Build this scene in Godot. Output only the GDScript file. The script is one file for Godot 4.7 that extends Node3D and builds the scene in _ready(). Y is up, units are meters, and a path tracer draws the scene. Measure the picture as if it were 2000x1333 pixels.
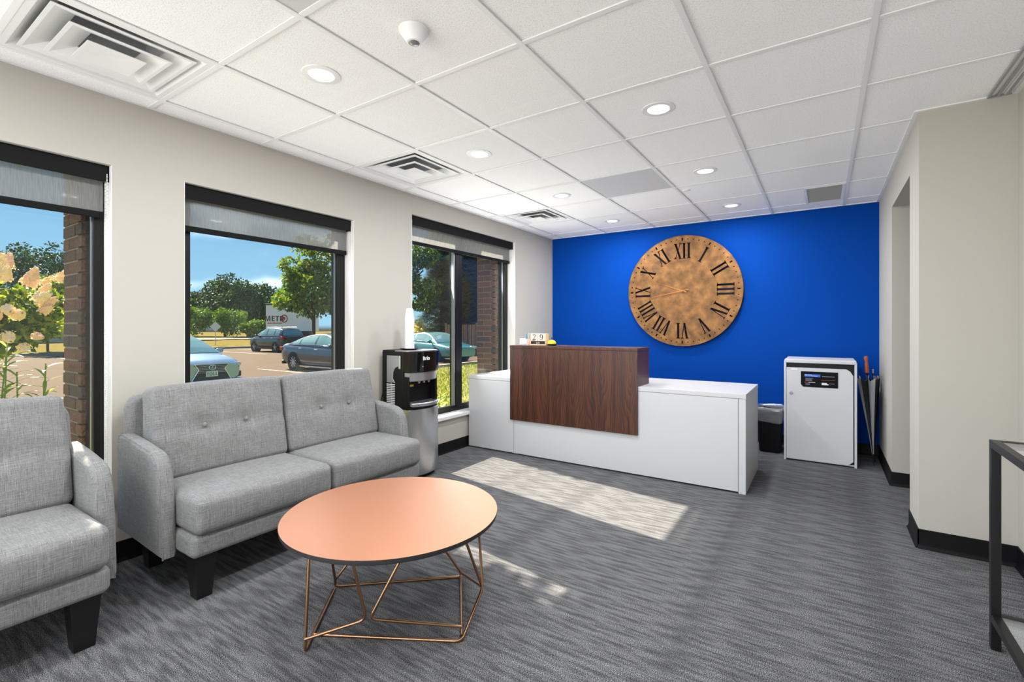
extends Node3D
# A bright reception room: window wall on the left (x = 0), accent wall at the end (z = -5.61), camera near z = 0.

const CEIL := 2.39
const BACK := -5.61
const RIGHT := 3.457
const FAR_RIGHT := 3.84
const REAR := 3.2
const GROUND := -0.46
const WALL_X := -0.02
const TILE := 0.6096
const GX := 0.137
const GZ := -1.0593

var M := {}
var taken := {}
var rng := RandomNumberGenerator.new()
var shared := {}

func _ready() -> void:
	rng.seed = 7
	# camera
	var cam := Camera3D.new()
	cam.name = "camera"
	cam.position = Vector3(3.02, 1.21, 0.0)
	cam.rotation.y = deg_to_rad(33.339)
	cam.projection = Camera3D.PROJECTION_FRUSTUM
	cam.near = 0.05
	cam.far = 400.0
	cam.size = 0.05 * 2.0 * (666.5 / 925.06)
	cam.frustum_offset = Vector2(0, -26.5 / 925.06 * 0.05)
	add_child(cam)
	# sky, sun, exposure
	var env := Environment.new()
	env.background_mode = Environment.BG_SKY
	env.tonemap_mode = Environment.TONE_MAPPER_LINEAR
	env.tonemap_exposure = 1.12
	env.sdfgi_enabled = true
	env.ssao_enabled = true
	env.ssil_enabled = true
	var sky := Sky.new()
	var sm := ProceduralSkyMaterial.new()
	sm.sky_top_color = Color(0.28, 0.58, 0.90)
	sm.sky_horizon_color = Color(0.66, 0.89, 1.0)
	sm.sky_curve = 0.32
	sm.sky_energy_multiplier = 0.92
	sm.ground_bottom_color = Color(0.35, 0.33, 0.28)
	sm.ground_horizon_color = Color(0.62, 0.70, 0.72)
	sm.sun_angle_max = 8.0
	sm.sky_cover = cloud_texture()
	sm.sky_cover_modulate = Color(1, 1, 1, 0.8)
	sky.sky_material = sm
	env.sky = sky
	var we := WorldEnvironment.new()
	we.name = "world"
	we.environment = env
	add_child(we)
	var sun := DirectionalLight3D.new()
	sun.name = "sun"
	sun.light_energy = 7.2
	sun.light_color = Color(1.0, 0.955, 0.87)
	sun.light_angular_distance = 0.55
	sun.shadow_enabled = true
	add_child(sun)
	sun.look_at_from_position(Vector3.ZERO, Vector3(1.0, -0.835, 0.155), Vector3.UP)
	# added fill lights at the windows and rear entrance, brightening the room and ceiling
	fill_light("near_window_fill", V(-0.07, 1.20, -0.32), V(1.0, 1.35, -0.32), Vector2(0.95, 1.05), 0.6)
	fill_light("sofa_window_fill", V(-0.07, 1.25, -1.81), V(1.0, 1.40, -1.81), Vector2(0.95, 0.95), 0.7)
	fill_light("far_window_fill", V(-0.07, 1.30, -3.86), V(1.0, 1.60, -3.86), Vector2(1.45, 1.15), 2.0)
	fill_light("entrance_fill", V(1.90, 0.95, REAR - 0.03), V(1.90, 2.05, 0.0), Vector2(3.0, 1.8), 9.0)
	fill_light("side_fill", V(WALL_X + 0.02, 1.2, 1.60), V(2.8, 2.0, -1.2), Vector2(1.3, 1.55), 3.5)
	# materials, then the building, then what stands in it, then the outdoors
	make_materials()
	build_shell()
	build_ceiling()
	build_windows()
	build_lights()
	build_reception()
	build_seating()
	build_coffee_table()
	build_water_cooler()
	build_clock()
	build_corner()
	build_console()
	build_outdoors()

# ---------------------------------------------------------------- mesh builder
class MB extends RefCounted:
	var T := PackedVector3Array()   # triangle soup, counter-clockwise seen from outside
	var X := Transform3D()
	func tri(a: Vector3, b: Vector3, c: Vector3) -> void:
		T.append(X * a); T.append(X * b); T.append(X * c)
	func quad(a: Vector3, b: Vector3, c: Vector3, d: Vector3) -> void:
		tri(a, b, c); tri(a, c, d)
	func box(c: Vector3, s: Vector3) -> MB:
		var h := s * 0.5
		var p := []
		for i in 8:
			p.append(c + Vector3(h.x if i & 1 else -h.x, h.y if i & 2 else -h.y, h.z if i & 4 else -h.z))
		quad(p[4], p[5], p[7], p[6]); quad(p[1], p[0], p[2], p[3])
		quad(p[5], p[1], p[3], p[7]); quad(p[0], p[4], p[6], p[2])
		quad(p[6], p[7], p[3], p[2]); quad(p[0], p[1], p[5], p[4])
		return self
	func span(lo: Vector3, hi: Vector3) -> MB:
		return box((lo + hi) * 0.5, hi - lo)
	func _ticks(h: float, r: float, seg: int, div: int) -> PackedFloat32Array:
		var t := PackedFloat32Array()
		for i in seg:
			t.append(-h + r * (1.0 - tan(PI / 4.0 * (1.0 - float(i) / seg))))
		for i in div + 1:
			t.append(lerpf(-(h - r), h - r, float(i) / div))
		for i in range(seg - 1, -1, -1):
			t.append(h - r * (1.0 - tan(PI / 4.0 * (1.0 - float(i) / seg))))
		return t
	func rbox(c: Vector3, s: Vector3, r: float, seg := 1, div := 1) -> MB:
		var h := s * 0.5
		r = minf(r, minf(h.x, minf(h.y, h.z)) * 0.999)
		var q := h - Vector3(r, r, r)
		for axis in 3:
			var ua := (axis + 1) % 3
			var va := (axis + 2) % 3
			var tu := _ticks(h[ua], r, seg, div)
			var tv := _ticks(h[va], r, seg, div)
			for side: float in [-1.0, 1.0]:
				var g := []
				for u in tu:
					var row := PackedVector3Array()
					for v in tv:
						var p := Vector3.ZERO
						p[axis] = side * h[axis]; p[ua] = u; p[va] = v
						var k := p.clamp(-q, q)
						row.append(c + k + (p - k).normalized() * r)
					g.append(row)
				for i in tu.size() - 1:
					for j in tv.size() - 1:
						if side > 0: quad(g[i][j], g[i + 1][j], g[i + 1][j + 1], g[i][j + 1])
						else: quad(g[i][j], g[i][j + 1], g[i + 1][j + 1], g[i + 1][j])
		return self
	func rspan(lo: Vector3, hi: Vector3, r: float, seg := 1, div := 1) -> MB:
		return rbox((lo + hi) * 0.5, hi - lo, r, seg, div)
	func cyl(a: Vector3, b: Vector3, r0: float, r1: float, n := 16, caps := true) -> MB:
		var w := (b - a).normalized()
		var u := w.cross(Vector3.RIGHT if absf(w.x) < 0.9 else Vector3.UP).normalized()
		var v := w.cross(u)
		for i in n:
			var t0 := TAU * i / n
			var t1 := TAU * (i + 1) / n
			var d0 := u * cos(t0) + v * sin(t0)
			var d1 := u * cos(t1) + v * sin(t1)
			quad(a + d0 * r0, a + d1 * r0, b + d1 * r1, b + d0 * r1)
			if caps:
				tri(a, a + d1 * r0, a + d0 * r0)
				tri(b, b + d0 * r1, b + d1 * r1)
		return self
	func tube(path: Array, r: float, n := 8, caps := true) -> MB:
		var rings := []
		var u := Vector3.ZERO
		for k in path.size():
			var p: Vector3 = path[k]
			var before: Vector3 = path[maxi(k - 1, 0)]
			var after: Vector3 = path[mini(k + 1, path.size() - 1)]
			var w := (after - before).normalized()
			if u == Vector3.ZERO: u = w.cross(Vector3.RIGHT if absf(w.x) < 0.9 else Vector3.UP).normalized()
			u = (u - w * u.dot(w)).normalized()
			var v := w.cross(u)
			var ring := PackedVector3Array()
			for i in n: ring.append(p + (u * cos(TAU * i / n) + v * sin(TAU * i / n)) * r)
			rings.append(ring)
		for k in rings.size() - 1:
			for i in n:
				var j := (i + 1) % n
				quad(rings[k][i], rings[k][j], rings[k + 1][j], rings[k + 1][i])
		if caps:
			for i in n:
				var j := (i + 1) % n
				tri(path[0], rings[0][j], rings[0][i])
				tri(path[-1], rings[-1][i], rings[-1][j])
		return self
	func lathe(prof: Array, n := 24, c := Vector3.ZERO) -> MB:   # Vector2(radius, y), listed from bottom to top along the outside
		for k in prof.size() - 1:
			var p: Vector2 = prof[k]
			var q: Vector2 = prof[k + 1]
			for i in n:
				var a := TAU * i / n
				var b := TAU * (i + 1) / n
				var da := Vector3(cos(a), 0, -sin(a))
				var db := Vector3(cos(b), 0, -sin(b))
				var p0 := c + da * p.x + Vector3(0, p.y, 0)
				var p1 := c + db * p.x + Vector3(0, p.y, 0)
				var q0 := c + da * q.x + Vector3(0, q.y, 0)
				var q1 := c + db * q.x + Vector3(0, q.y, 0)
				if p.x > 1e-6: tri(p0, p1, q1)
				if q.x > 1e-6: tri(p0, q1, q0)
		return self
	func prism(poly: PackedVector2Array, z0: float, z1: float, bevel := 0.0) -> MB:   # polygon in xy, pushed along z
		var area := 0.0
		for i in poly.size():
			var p := poly[i]; var q := poly[(i + 1) % poly.size()]
			area += p.x * q.y - q.x * p.y
		if area < 0:
			poly = poly.duplicate(); poly.reverse()
		var inner := poly
		if bevel > 0.0:
			var o := Geometry2D.offset_polygon(poly, -bevel, Geometry2D.JOIN_MITER)
			if o.size() == 1 and o[0].size() == poly.size():
				inner = o[0]
				var ar := 0.0
				for i in inner.size():
					var p := inner[i]; var q := inner[(i + 1) % inner.size()]
					ar += p.x * q.y - q.x * p.y
				if ar < 0: inner.reverse()
				var best := 0
				for i in inner.size():
					if inner[i].distance_to(poly[0]) < inner[best].distance_to(poly[0]): best = i
				var turned := PackedVector2Array()
				for i in inner.size(): turned.append(inner[(best + i) % inner.size()])
				inner = turned
			else: bevel = 0.0
		var ids := Geometry2D.triangulate_polygon(inner)
		for i in range(0, ids.size(), 3):
			var a := inner[ids[i]]; var b := inner[ids[i + 1]]; var c := inner[ids[i + 2]]
			if (b - a).cross(c - a) < 0:
				var t := b; b = c; c = t
			tri(Vector3(a.x, a.y, z1), Vector3(b.x, b.y, z1), Vector3(c.x, c.y, z1))
			tri(Vector3(a.x, a.y, z0), Vector3(c.x, c.y, z0), Vector3(b.x, b.y, z0))
		var n := poly.size()
		for i in n:
			var j := (i + 1) % n
			var a := poly[i]; var b := poly[j]
			quad(Vector3(a.x, a.y, z0 + bevel), Vector3(b.x, b.y, z0 + bevel), Vector3(b.x, b.y, z1 - bevel), Vector3(a.x, a.y, z1 - bevel))
			if bevel > 0.0:
				var c := inner[i]; var d := inner[j]
				quad(Vector3(a.x, a.y, z1 - bevel), Vector3(b.x, b.y, z1 - bevel), Vector3(d.x, d.y, z1), Vector3(c.x, c.y, z1))
				quad(Vector3(c.x, c.y, z0), Vector3(d.x, d.y, z0), Vector3(b.x, b.y, z0 + bevel), Vector3(a.x, a.y, z0 + bevel))
		return self
	func vprism(poly: PackedVector2Array, y0: float, y1: float, bevel := 0.0) -> MB:   # polygon in (x, z), pushed along y
		var keep := X
		X = keep * Transform3D(Basis(Vector3(1, 0, 0), Vector3(0, 0, 1), Vector3(0, -1, 0)), Vector3.ZERO)   # local x -> x, y -> z, z -> -y
		prism(poly, -y1, -y0, bevel)
		X = keep
		return self
	func grid(f: Callable, nu: int, nv: int, flip := false) -> MB:
		var g := []
		for i in nu + 1:
			var row := PackedVector3Array()
			for j in nv + 1: row.append(f.call(float(i) / nu, float(j) / nv))
			g.append(row)
		for i in nu:
			for j in nv:
				if flip: quad(g[i][j], g[i][j + 1], g[i + 1][j + 1], g[i + 1][j])
				else: quad(g[i][j], g[i + 1][j], g[i + 1][j + 1], g[i][j + 1])
		return self
	func ball(c: Vector3, r: Vector3, n := 12, m := 8) -> MB:
		return grid(func(u: float, v: float): return c + Vector3(cos(TAU * u) * sin(PI * v) * r.x, -cos(PI * v) * r.y, -sin(TAU * u) * sin(PI * v) * r.z), n, m)
	func deform(f: Callable) -> MB:
		for i in T.size(): T[i] = f.call(T[i])
		return self
	func mesh(crease := 35.0, flat_uv := false) -> ArrayMesh:
		var n := T.size()
		var face := PackedVector3Array(); face.resize(n / 3)
		var at := {}
		for t in n / 3:
			var nn := (T[t * 3 + 1] - T[t * 3]).cross(T[t * 3 + 2] - T[t * 3])
			face[t] = nn
			if nn.length_squared() < 1e-18: continue
			for k in 3:
				var key := Vector3i((T[t * 3 + k] * 20000.0).round())
				if at.has(key): at[key].append(t)
				else: at[key] = PackedInt32Array([t])
		var lim := cos(deg_to_rad(crease))
		var P := PackedVector3Array(); var N := PackedVector3Array(); var U := PackedVector2Array()
		for t in n / 3:
			var fn := face[t]
			if fn.length_squared() < 1e-18: continue
			var f := fn.normalized()
			for k: int in [0, 2, 1]:
				var p := T[t * 3 + k]
				var sum := Vector3.ZERO
				for o: int in at[Vector3i((p * 20000.0).round())]:
					var g := face[o]
					if g.normalized().dot(f) > lim: sum += g
				P.append(p); N.append(sum.normalized() if sum.length_squared() > 1e-18 else f)
				if flat_uv: U.append(Vector2(p.x + 0.5, p.z + 0.5))
		var a := []; a.resize(Mesh.ARRAY_MAX)
		a[Mesh.ARRAY_VERTEX] = P; a[Mesh.ARRAY_NORMAL] = N
		if flat_uv: a[Mesh.ARRAY_TEX_UV] = U
		var m := ArrayMesh.new()
		if P.size(): m.add_surface_from_arrays(Mesh.PRIMITIVE_TRIANGLES, a)
		return m

# ---------------------------------------------------------------- scene helpers
func fill_light(called: String, at: Vector3, to: Vector3, size: Vector2, energy: float) -> void:  # unseen area light, added to brighten the room
	var l := AreaLight3D.new()
	l.name = called
	l.area_size = size
	l.area_range = 20.0
	l.area_attenuation = 2.0
	l.light_energy = energy
	l.light_color = Color(0.975, 0.985, 1.0)
	l.shadow_enabled = true
	add_child(l)
	l.look_at_from_position(at, to, Vector3.UP)

func V(x: float, y: float, z: float) -> Vector3: return Vector3(x, y, z)

func numbered(called: String) -> String:
	var n: int = taken.get(called, 0)
	taken[called] = n + 1
	return called if n == 0 else "%s_%03d" % [called, n]

func tag(o: Node3D, label: String, category: String, group := "", kind := "") -> Node3D:
	if label: o.set_meta("label", label)
	if category: o.set_meta("category", category)
	if group: o.set_meta("group", group)
	if kind: o.set_meta("kind", kind)
	return o

func thing(called: String, label: String, category: String, at := Vector3.ZERO, group := "", turn := 0.0) -> Node3D:
	var o := Node3D.new()
	o.name = numbered(called)
	add_child(o)
	o.position = at
	o.rotation.y = turn
	tag(o, label, category, group)
	return o

func put(called: String, m: Mesh, mat: Material, parent: Node = null, at := Vector3.ZERO) -> MeshInstance3D:
	var o := MeshInstance3D.new()
	o.mesh = m
	o.material_override = null
	for i in m.get_surface_count(): o.set_surface_override_material(i, mat)
	o.position = at
	if parent == null:
		o.name = numbered(called)
		add_child(o)
	else:
		o.name = called
		parent.add_child(o, true)
	return o

func one(called: String, m: Mesh, mat: Material, label: String, category: String, group := "", at := Vector3.ZERO) -> MeshInstance3D:
	var o := put(called, m, mat, null, at)
	tag(o, label, category, group)
	return o

func struct(called: String, m: Mesh, mat: Material, label: String, at := Vector3.ZERO) -> MeshInstance3D:
	var o := put(called, m, mat, null, at)
	tag(o, label, "", "", "structure")
	return o

func setting(called: String, label: String) -> Node3D:
	var o := Node3D.new()
	o.name = numbered(called)
	add_child(o)
	return tag(o, label, "", "", "structure")

func text(parent: Node, called: String, words: String, height: float, where: Transform3D, mat: Material, serif := false, bold := 400, depth := 0.001) -> MeshInstance3D:
	var f := SystemFont.new()
	f.font_names = PackedStringArray(["Droid Serif" if serif else "Droid Sans"])
	f.font_weight = bold
	var t := TextMesh.new()
	t.font = f
	t.font_size = 64
	t.pixel_size = height / 64.0 * 1.4
	t.depth = depth
	t.text = words
	t.curve_step = 2.0
	var o := MeshInstance3D.new()
	o.mesh = t
	o.set_surface_override_material(0, mat)
	o.name = called
	o.transform = where
	parent.add_child(o, true)
	return o

func mat(c: Color, rough := 0.6, metal := 0.0, spec := 0.5) -> StandardMaterial3D:
	var m := StandardMaterial3D.new()
	m.albedo_color = c
	m.roughness = rough
	m.metallic = metal
	m.metallic_specular = spec
	return m

func rgb(r: int, g: int, b: int) -> Color: return Color(r / 255.0, g / 255.0, b / 255.0)

func noise_img(size: int, freq: float, seed_: int, type := FastNoiseLite.TYPE_SIMPLEX_SMOOTH, oct := 3) -> Image:
	var n := FastNoiseLite.new()
	n.noise_type = type
	n.seed = seed_
	n.frequency = freq
	n.fractal_octaves = oct
	return n.get_seamless_image(size, size)

func ramp(im: Image, stops: Array) -> ImageTexture:   # grey picture -> colours, stops are [position, colour]
	var g := Gradient.new()
	g.offsets = PackedFloat32Array(stops.map(func(s): return s[0]))
	g.colors = PackedColorArray(stops.map(func(s): return s[1]))
	var lut := PackedByteArray()
	for i in 256:
		var c := g.sample(i / 255.0)
		lut.append(c.r8); lut.append(c.g8); lut.append(c.b8)
	im.convert(Image.FORMAT_L8)
	var src := im.get_data()
	var out := PackedByteArray()
	out.resize(src.size() * 3)
	for i in src.size():
		var k := src[i] * 3
		out[i * 3] = lut[k]; out[i * 3 + 1] = lut[k + 1]; out[i * 3 + 2] = lut[k + 2]
	return ImageTexture.create_from_image(Image.create_from_data(im.get_width(), im.get_height(), false, Image.FORMAT_RGB8, out))

func tri_map(m: StandardMaterial3D, scale: Vector3, world := false) -> StandardMaterial3D:
	m.uv1_triplanar = true
	m.uv1_world_triplanar = world
	m.uv1_scale = scale
	m.uv1_triplanar_sharpness = 8.0
	return m

func relief(m: StandardMaterial3D, im: Image, cm: float) -> StandardMaterial3D:
	m.heightmap_enabled = true
	m.heightmap_texture = ImageTexture.create_from_image(im)
	m.heightmap_scale = cm
	return m

func cloud_texture() -> ImageTexture:
	var w := 1024
	var h := 512
	var n := FastNoiseLite.new()
	n.seed = 21
	n.frequency = 1.0
	n.fractal_octaves = 6
	n.fractal_gain = 0.55
	var im := Image.create(w, h, false, Image.FORMAT_RGBA8)
	im.fill(Color(0, 0, 0, 0))
	for y in h / 2:
		var el := (0.5 - (y + 0.5) / h) * PI
		for x in w:
			var a := (x + 0.5) / w * TAU
			var d := Vector3(cos(a) * cos(el), sin(el), sin(a) * cos(el))
			var q := d / (d.y + 0.18)
			var v := n.get_noise_3d(q.x * 0.9, q.z * 0.9, 3.0)
			var k := smoothstep(0.16, 0.42, v) * smoothstep(0.01, 0.10, d.y)
			if k > 0.0: im.set_pixel(x, y, Color(1, 0.99, 0.97, k))
	return ImageTexture.create_from_image(im)

func make_materials() -> void:
	M.wall = relief(tri_map(mat(rgb(186, 182, 173), 0.85, 0.0, 0.3), V(1.4, 1.4, 1.4), true), noise_img(256, 0.06, 3), 0.02)
	M.white_paint = mat(rgb(228, 227, 224), 0.6)
	M.blue = relief(tri_map(mat(rgb(0, 64, 154), 0.75, 0.0, 0.2), V(1.4, 1.4, 1.4), true), noise_img(256, 0.06, 4), 0.02)
	M.base = mat(rgb(17, 17, 18), 0.5, 0.0, 0.3)
	M.tee = mat(rgb(236, 236, 236), 0.5)
	# ceiling tile: fissured mineral fibre
	var ti := noise_img(512, 0.13, 11, FastNoiseLite.TYPE_SIMPLEX, 3)
	M.tile = mat(Color.WHITE, 0.95, 0.0, 0.2)
	M.tile.albedo_texture = ramp(ti.duplicate(), [[0.0, rgb(216, 216, 216)], [0.25, rgb(240, 240, 240)], [0.45, rgb(250, 250, 250)], [1.0, rgb(252, 252, 252)]])
	tri_map(M.tile, V(1.6, 1.6, 1.6), true)
	relief(M.tile, ti, 0.06)
	M.panel_grey = mat(rgb(205, 206, 207), 0.55)
	# carpet: loops in charcoal and grey with long streaks
	var ci := noise_img(1024, 0.24, 31, FastNoiseLite.TYPE_SIMPLEX, 3)
	M.carpet = mat(Color.WHITE, 1.0, 0.0, 0.1)
	M.carpet.albedo_texture = ramp(ci.duplicate(), [[0.0, rgb(18, 18, 19)], [0.36, rgb(56, 56, 57)], [0.52, rgb(112, 112, 113)], [0.68, rgb(178, 178, 179)], [1.0, rgb(226, 226, 227)]])
	tri_map(M.carpet, V(1.0, 1.0, 1.35), true)
	relief(M.carpet, ci, 0.35)
	var cs := noise_img(512, 0.014, 33, FastNoiseLite.TYPE_SIMPLEX_SMOOTH, 6)
	M.carpet.detail_enabled = true
	M.carpet.detail_blend_mode = BaseMaterial3D.BLEND_MODE_MUL
	M.carpet.detail_albedo = ramp(cs, [[0.0, rgb(164, 164, 166)], [0.38, rgb(208, 208, 209)], [0.6, rgb(238, 238, 239)], [1.0, rgb(255, 255, 255)]])
	M.carpet.detail_uv_layer = BaseMaterial3D.DETAIL_UV_2
	M.carpet.uv2_triplanar = true
	M.carpet.uv2_world_triplanar = true
	M.carpet.uv2_scale = V(0.6, 1.0, 5.6)
	# sofa linen: crossed slubby threads
	M.linen = mat(Color.WHITE, 0.95, 0.0, 0.2)
	var li := linen_image(512)
	M.linen.albedo_texture = ramp(li.duplicate(), [[0.0, rgb(36, 36, 36)], [0.3, rgb(88, 88, 88)], [0.55, rgb(134, 134, 133)], [1.0, rgb(186, 186, 185)]])
	tri_map(M.linen, V(3.0, 3.0, 3.0))
	relief(M.linen, li, 0.08)
	M.linen.rim_enabled = true
	M.linen.rim = 0.25
	M.black_wood = mat(rgb(16, 15, 15), 0.35)
	M.black_plastic = mat(rgb(12, 12, 13), 0.42, 0.0, 0.35)
	M.black_gloss = mat(rgb(9, 9, 10), 0.08)
	M.black_metal = mat(rgb(24, 23, 22), 0.38, 0.3)
	M.frame = mat(rgb(17, 17, 17), 0.4, 0.1, 0.4)
	M.frame_silver = mat(rgb(150, 150, 152), 0.35, 0.7)
	M.laminate = mat(rgb(200, 200, 201), 0.35)
	M.seam = mat(rgb(150, 150, 152), 0.6)
	M.walnut = wood_material()
	M.steel = mat(rgb(196, 197, 199), 0.28, 1.0)
	M.silver = mat(rgb(176, 177, 180), 0.3, 0.85)
	M.chrome = mat(rgb(225, 225, 228), 0.1, 1.0)
	M.copper = mat(rgb(206, 146, 114), 0.38, 0.85)
	M.copper.anisotropy_enabled = true
	M.copper.anisotropy = 0.7
	M.rose_wire = mat(rgb(160, 122, 92), 0.3, 1.0)
	M.table_edge = mat(rgb(44, 43, 43), 0.5)
	M.white_plastic = mat(rgb(232, 232, 232), 0.4)
	M.glow = mat(Color.WHITE, 0.5)
	M.glow.emission_enabled = true
	M.glow.emission = Color(1.0, 0.98, 0.95)
	M.glow.emission_energy_multiplier = 2.2
	M.glass = mat(Color(0.9, 0.97, 0.95, 0.008), 0.0)
	M.glass.metallic_specular = 0.3
	M.glass.transparency = BaseMaterial3D.TRANSPARENCY_ALPHA
	M.clear = mat(Color(0.95, 0.96, 0.97, 0.12), 0.05)
	M.clear.transparency = BaseMaterial3D.TRANSPARENCY_ALPHA
	M.brass = antique_material()

func linen_image(s: int) -> Image:
	var r := RandomNumberGenerator.new()
	r.seed = 5
	var a := PackedFloat32Array()
	a.resize(s * s)
	a.fill(0.5)
	for k in s * 16:
		var across := k % 2 == 0
		var x := r.randi_range(0, s - 1)
		var y := r.randi_range(0, s - 1)
		var long := r.randi_range(10, 70)
		var d := r.randfn(0.0, 0.075)
		for i in long:
			var p := y * s + (x + i) % s if across else ((y + i) % s) * s + x
			a[p] += d
	var b := PackedByteArray()
	b.resize(s * s)
	for i in s * s: b[i] = int(clampf(a[i] + r.randfn(0.0, 0.04), 0, 1) * 255)
	return Image.create_from_data(s, s, false, Image.FORMAT_L8, b)

func wood_material() -> StandardMaterial3D:   # walnut with upright cathedral grain
	var w := 1024
	var h := 512
	var n := FastNoiseLite.new()
	n.seed = 9
	n.frequency = 0.006
	n.fractal_octaves = 3
	var f := FastNoiseLite.new()
	f.seed = 10
	f.frequency = 0.30
	f.fractal_octaves = 2
	var b := PackedByteArray()
	b.resize(w * h)
	for y in h:
		for x in w:
			var strip := int(x / 148.0)
			var sheet := fposmod(x, 148.0) / 148.0 - 0.5
			var wave := n.get_noise_2d(x, y * 0.4)
			var bend := absf(sheet) * 11.0 + y * 0.011 + wave * 2.2 + strip * 0.37
			var ring := fposmod(bend, 1.0)
			var v := 0.60 - 0.30 * pow(ring, 2.5) + f.get_noise_2d(x, y * 0.025) * 0.30 + n.get_noise_2d(x * 4.0 + 900.0, y * 0.15) * 0.30
			b[y * w + x] = int(clampf(v, 0, 1) * 255)
	var m := mat(Color.WHITE, 0.38)
	m.albedo_texture = ramp(Image.create_from_data(w, h, false, Image.FORMAT_L8, b), [[0.0, rgb(26, 14, 9)], [0.35, rgb(54, 28, 18)], [0.65, rgb(84, 46, 28)], [1.0, rgb(112, 63, 38)]])
	return tri_map(m, V(0.55, 0.9, 0.55))

func antique_material() -> StandardMaterial3D:   # patinated copper sheet of the clock
	var im := noise_img(512, 0.016, 17, FastNoiseLite.TYPE_SIMPLEX_SMOOTH, 7)
	var m := mat(Color.WHITE, 0.5, 0.55)
	m.albedo_texture = ramp(im.duplicate(), [[0.0, rgb(92, 65, 40)], [0.3, rgb(114, 80, 46)], [0.5, rgb(128, 90, 51)], [0.7, rgb(140, 99, 57)], [1.0, rgb(160, 116, 70)]])
	tri_map(m, V(0.85, 0.85, 0.85))
	relief(m, im, 0.15)
	return m

# ---------------------------------------------------------------- the room
# window openings in the left wall: [z far, z near, sill y, head y]
const OPEN := [[-0.90, 0.27, 0.36, 2.04], [-2.392, -1.227, 0.36, 2.04], [-4.689, -3.007, 0.36, 2.215]]
const OUT_X := -0.30

func wall_box(called: String, label: String, lo: Vector3, hi: Vector3, m: Material) -> void:
	struct(called, MB.new().span(lo, hi).mesh(), m, label)

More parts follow.
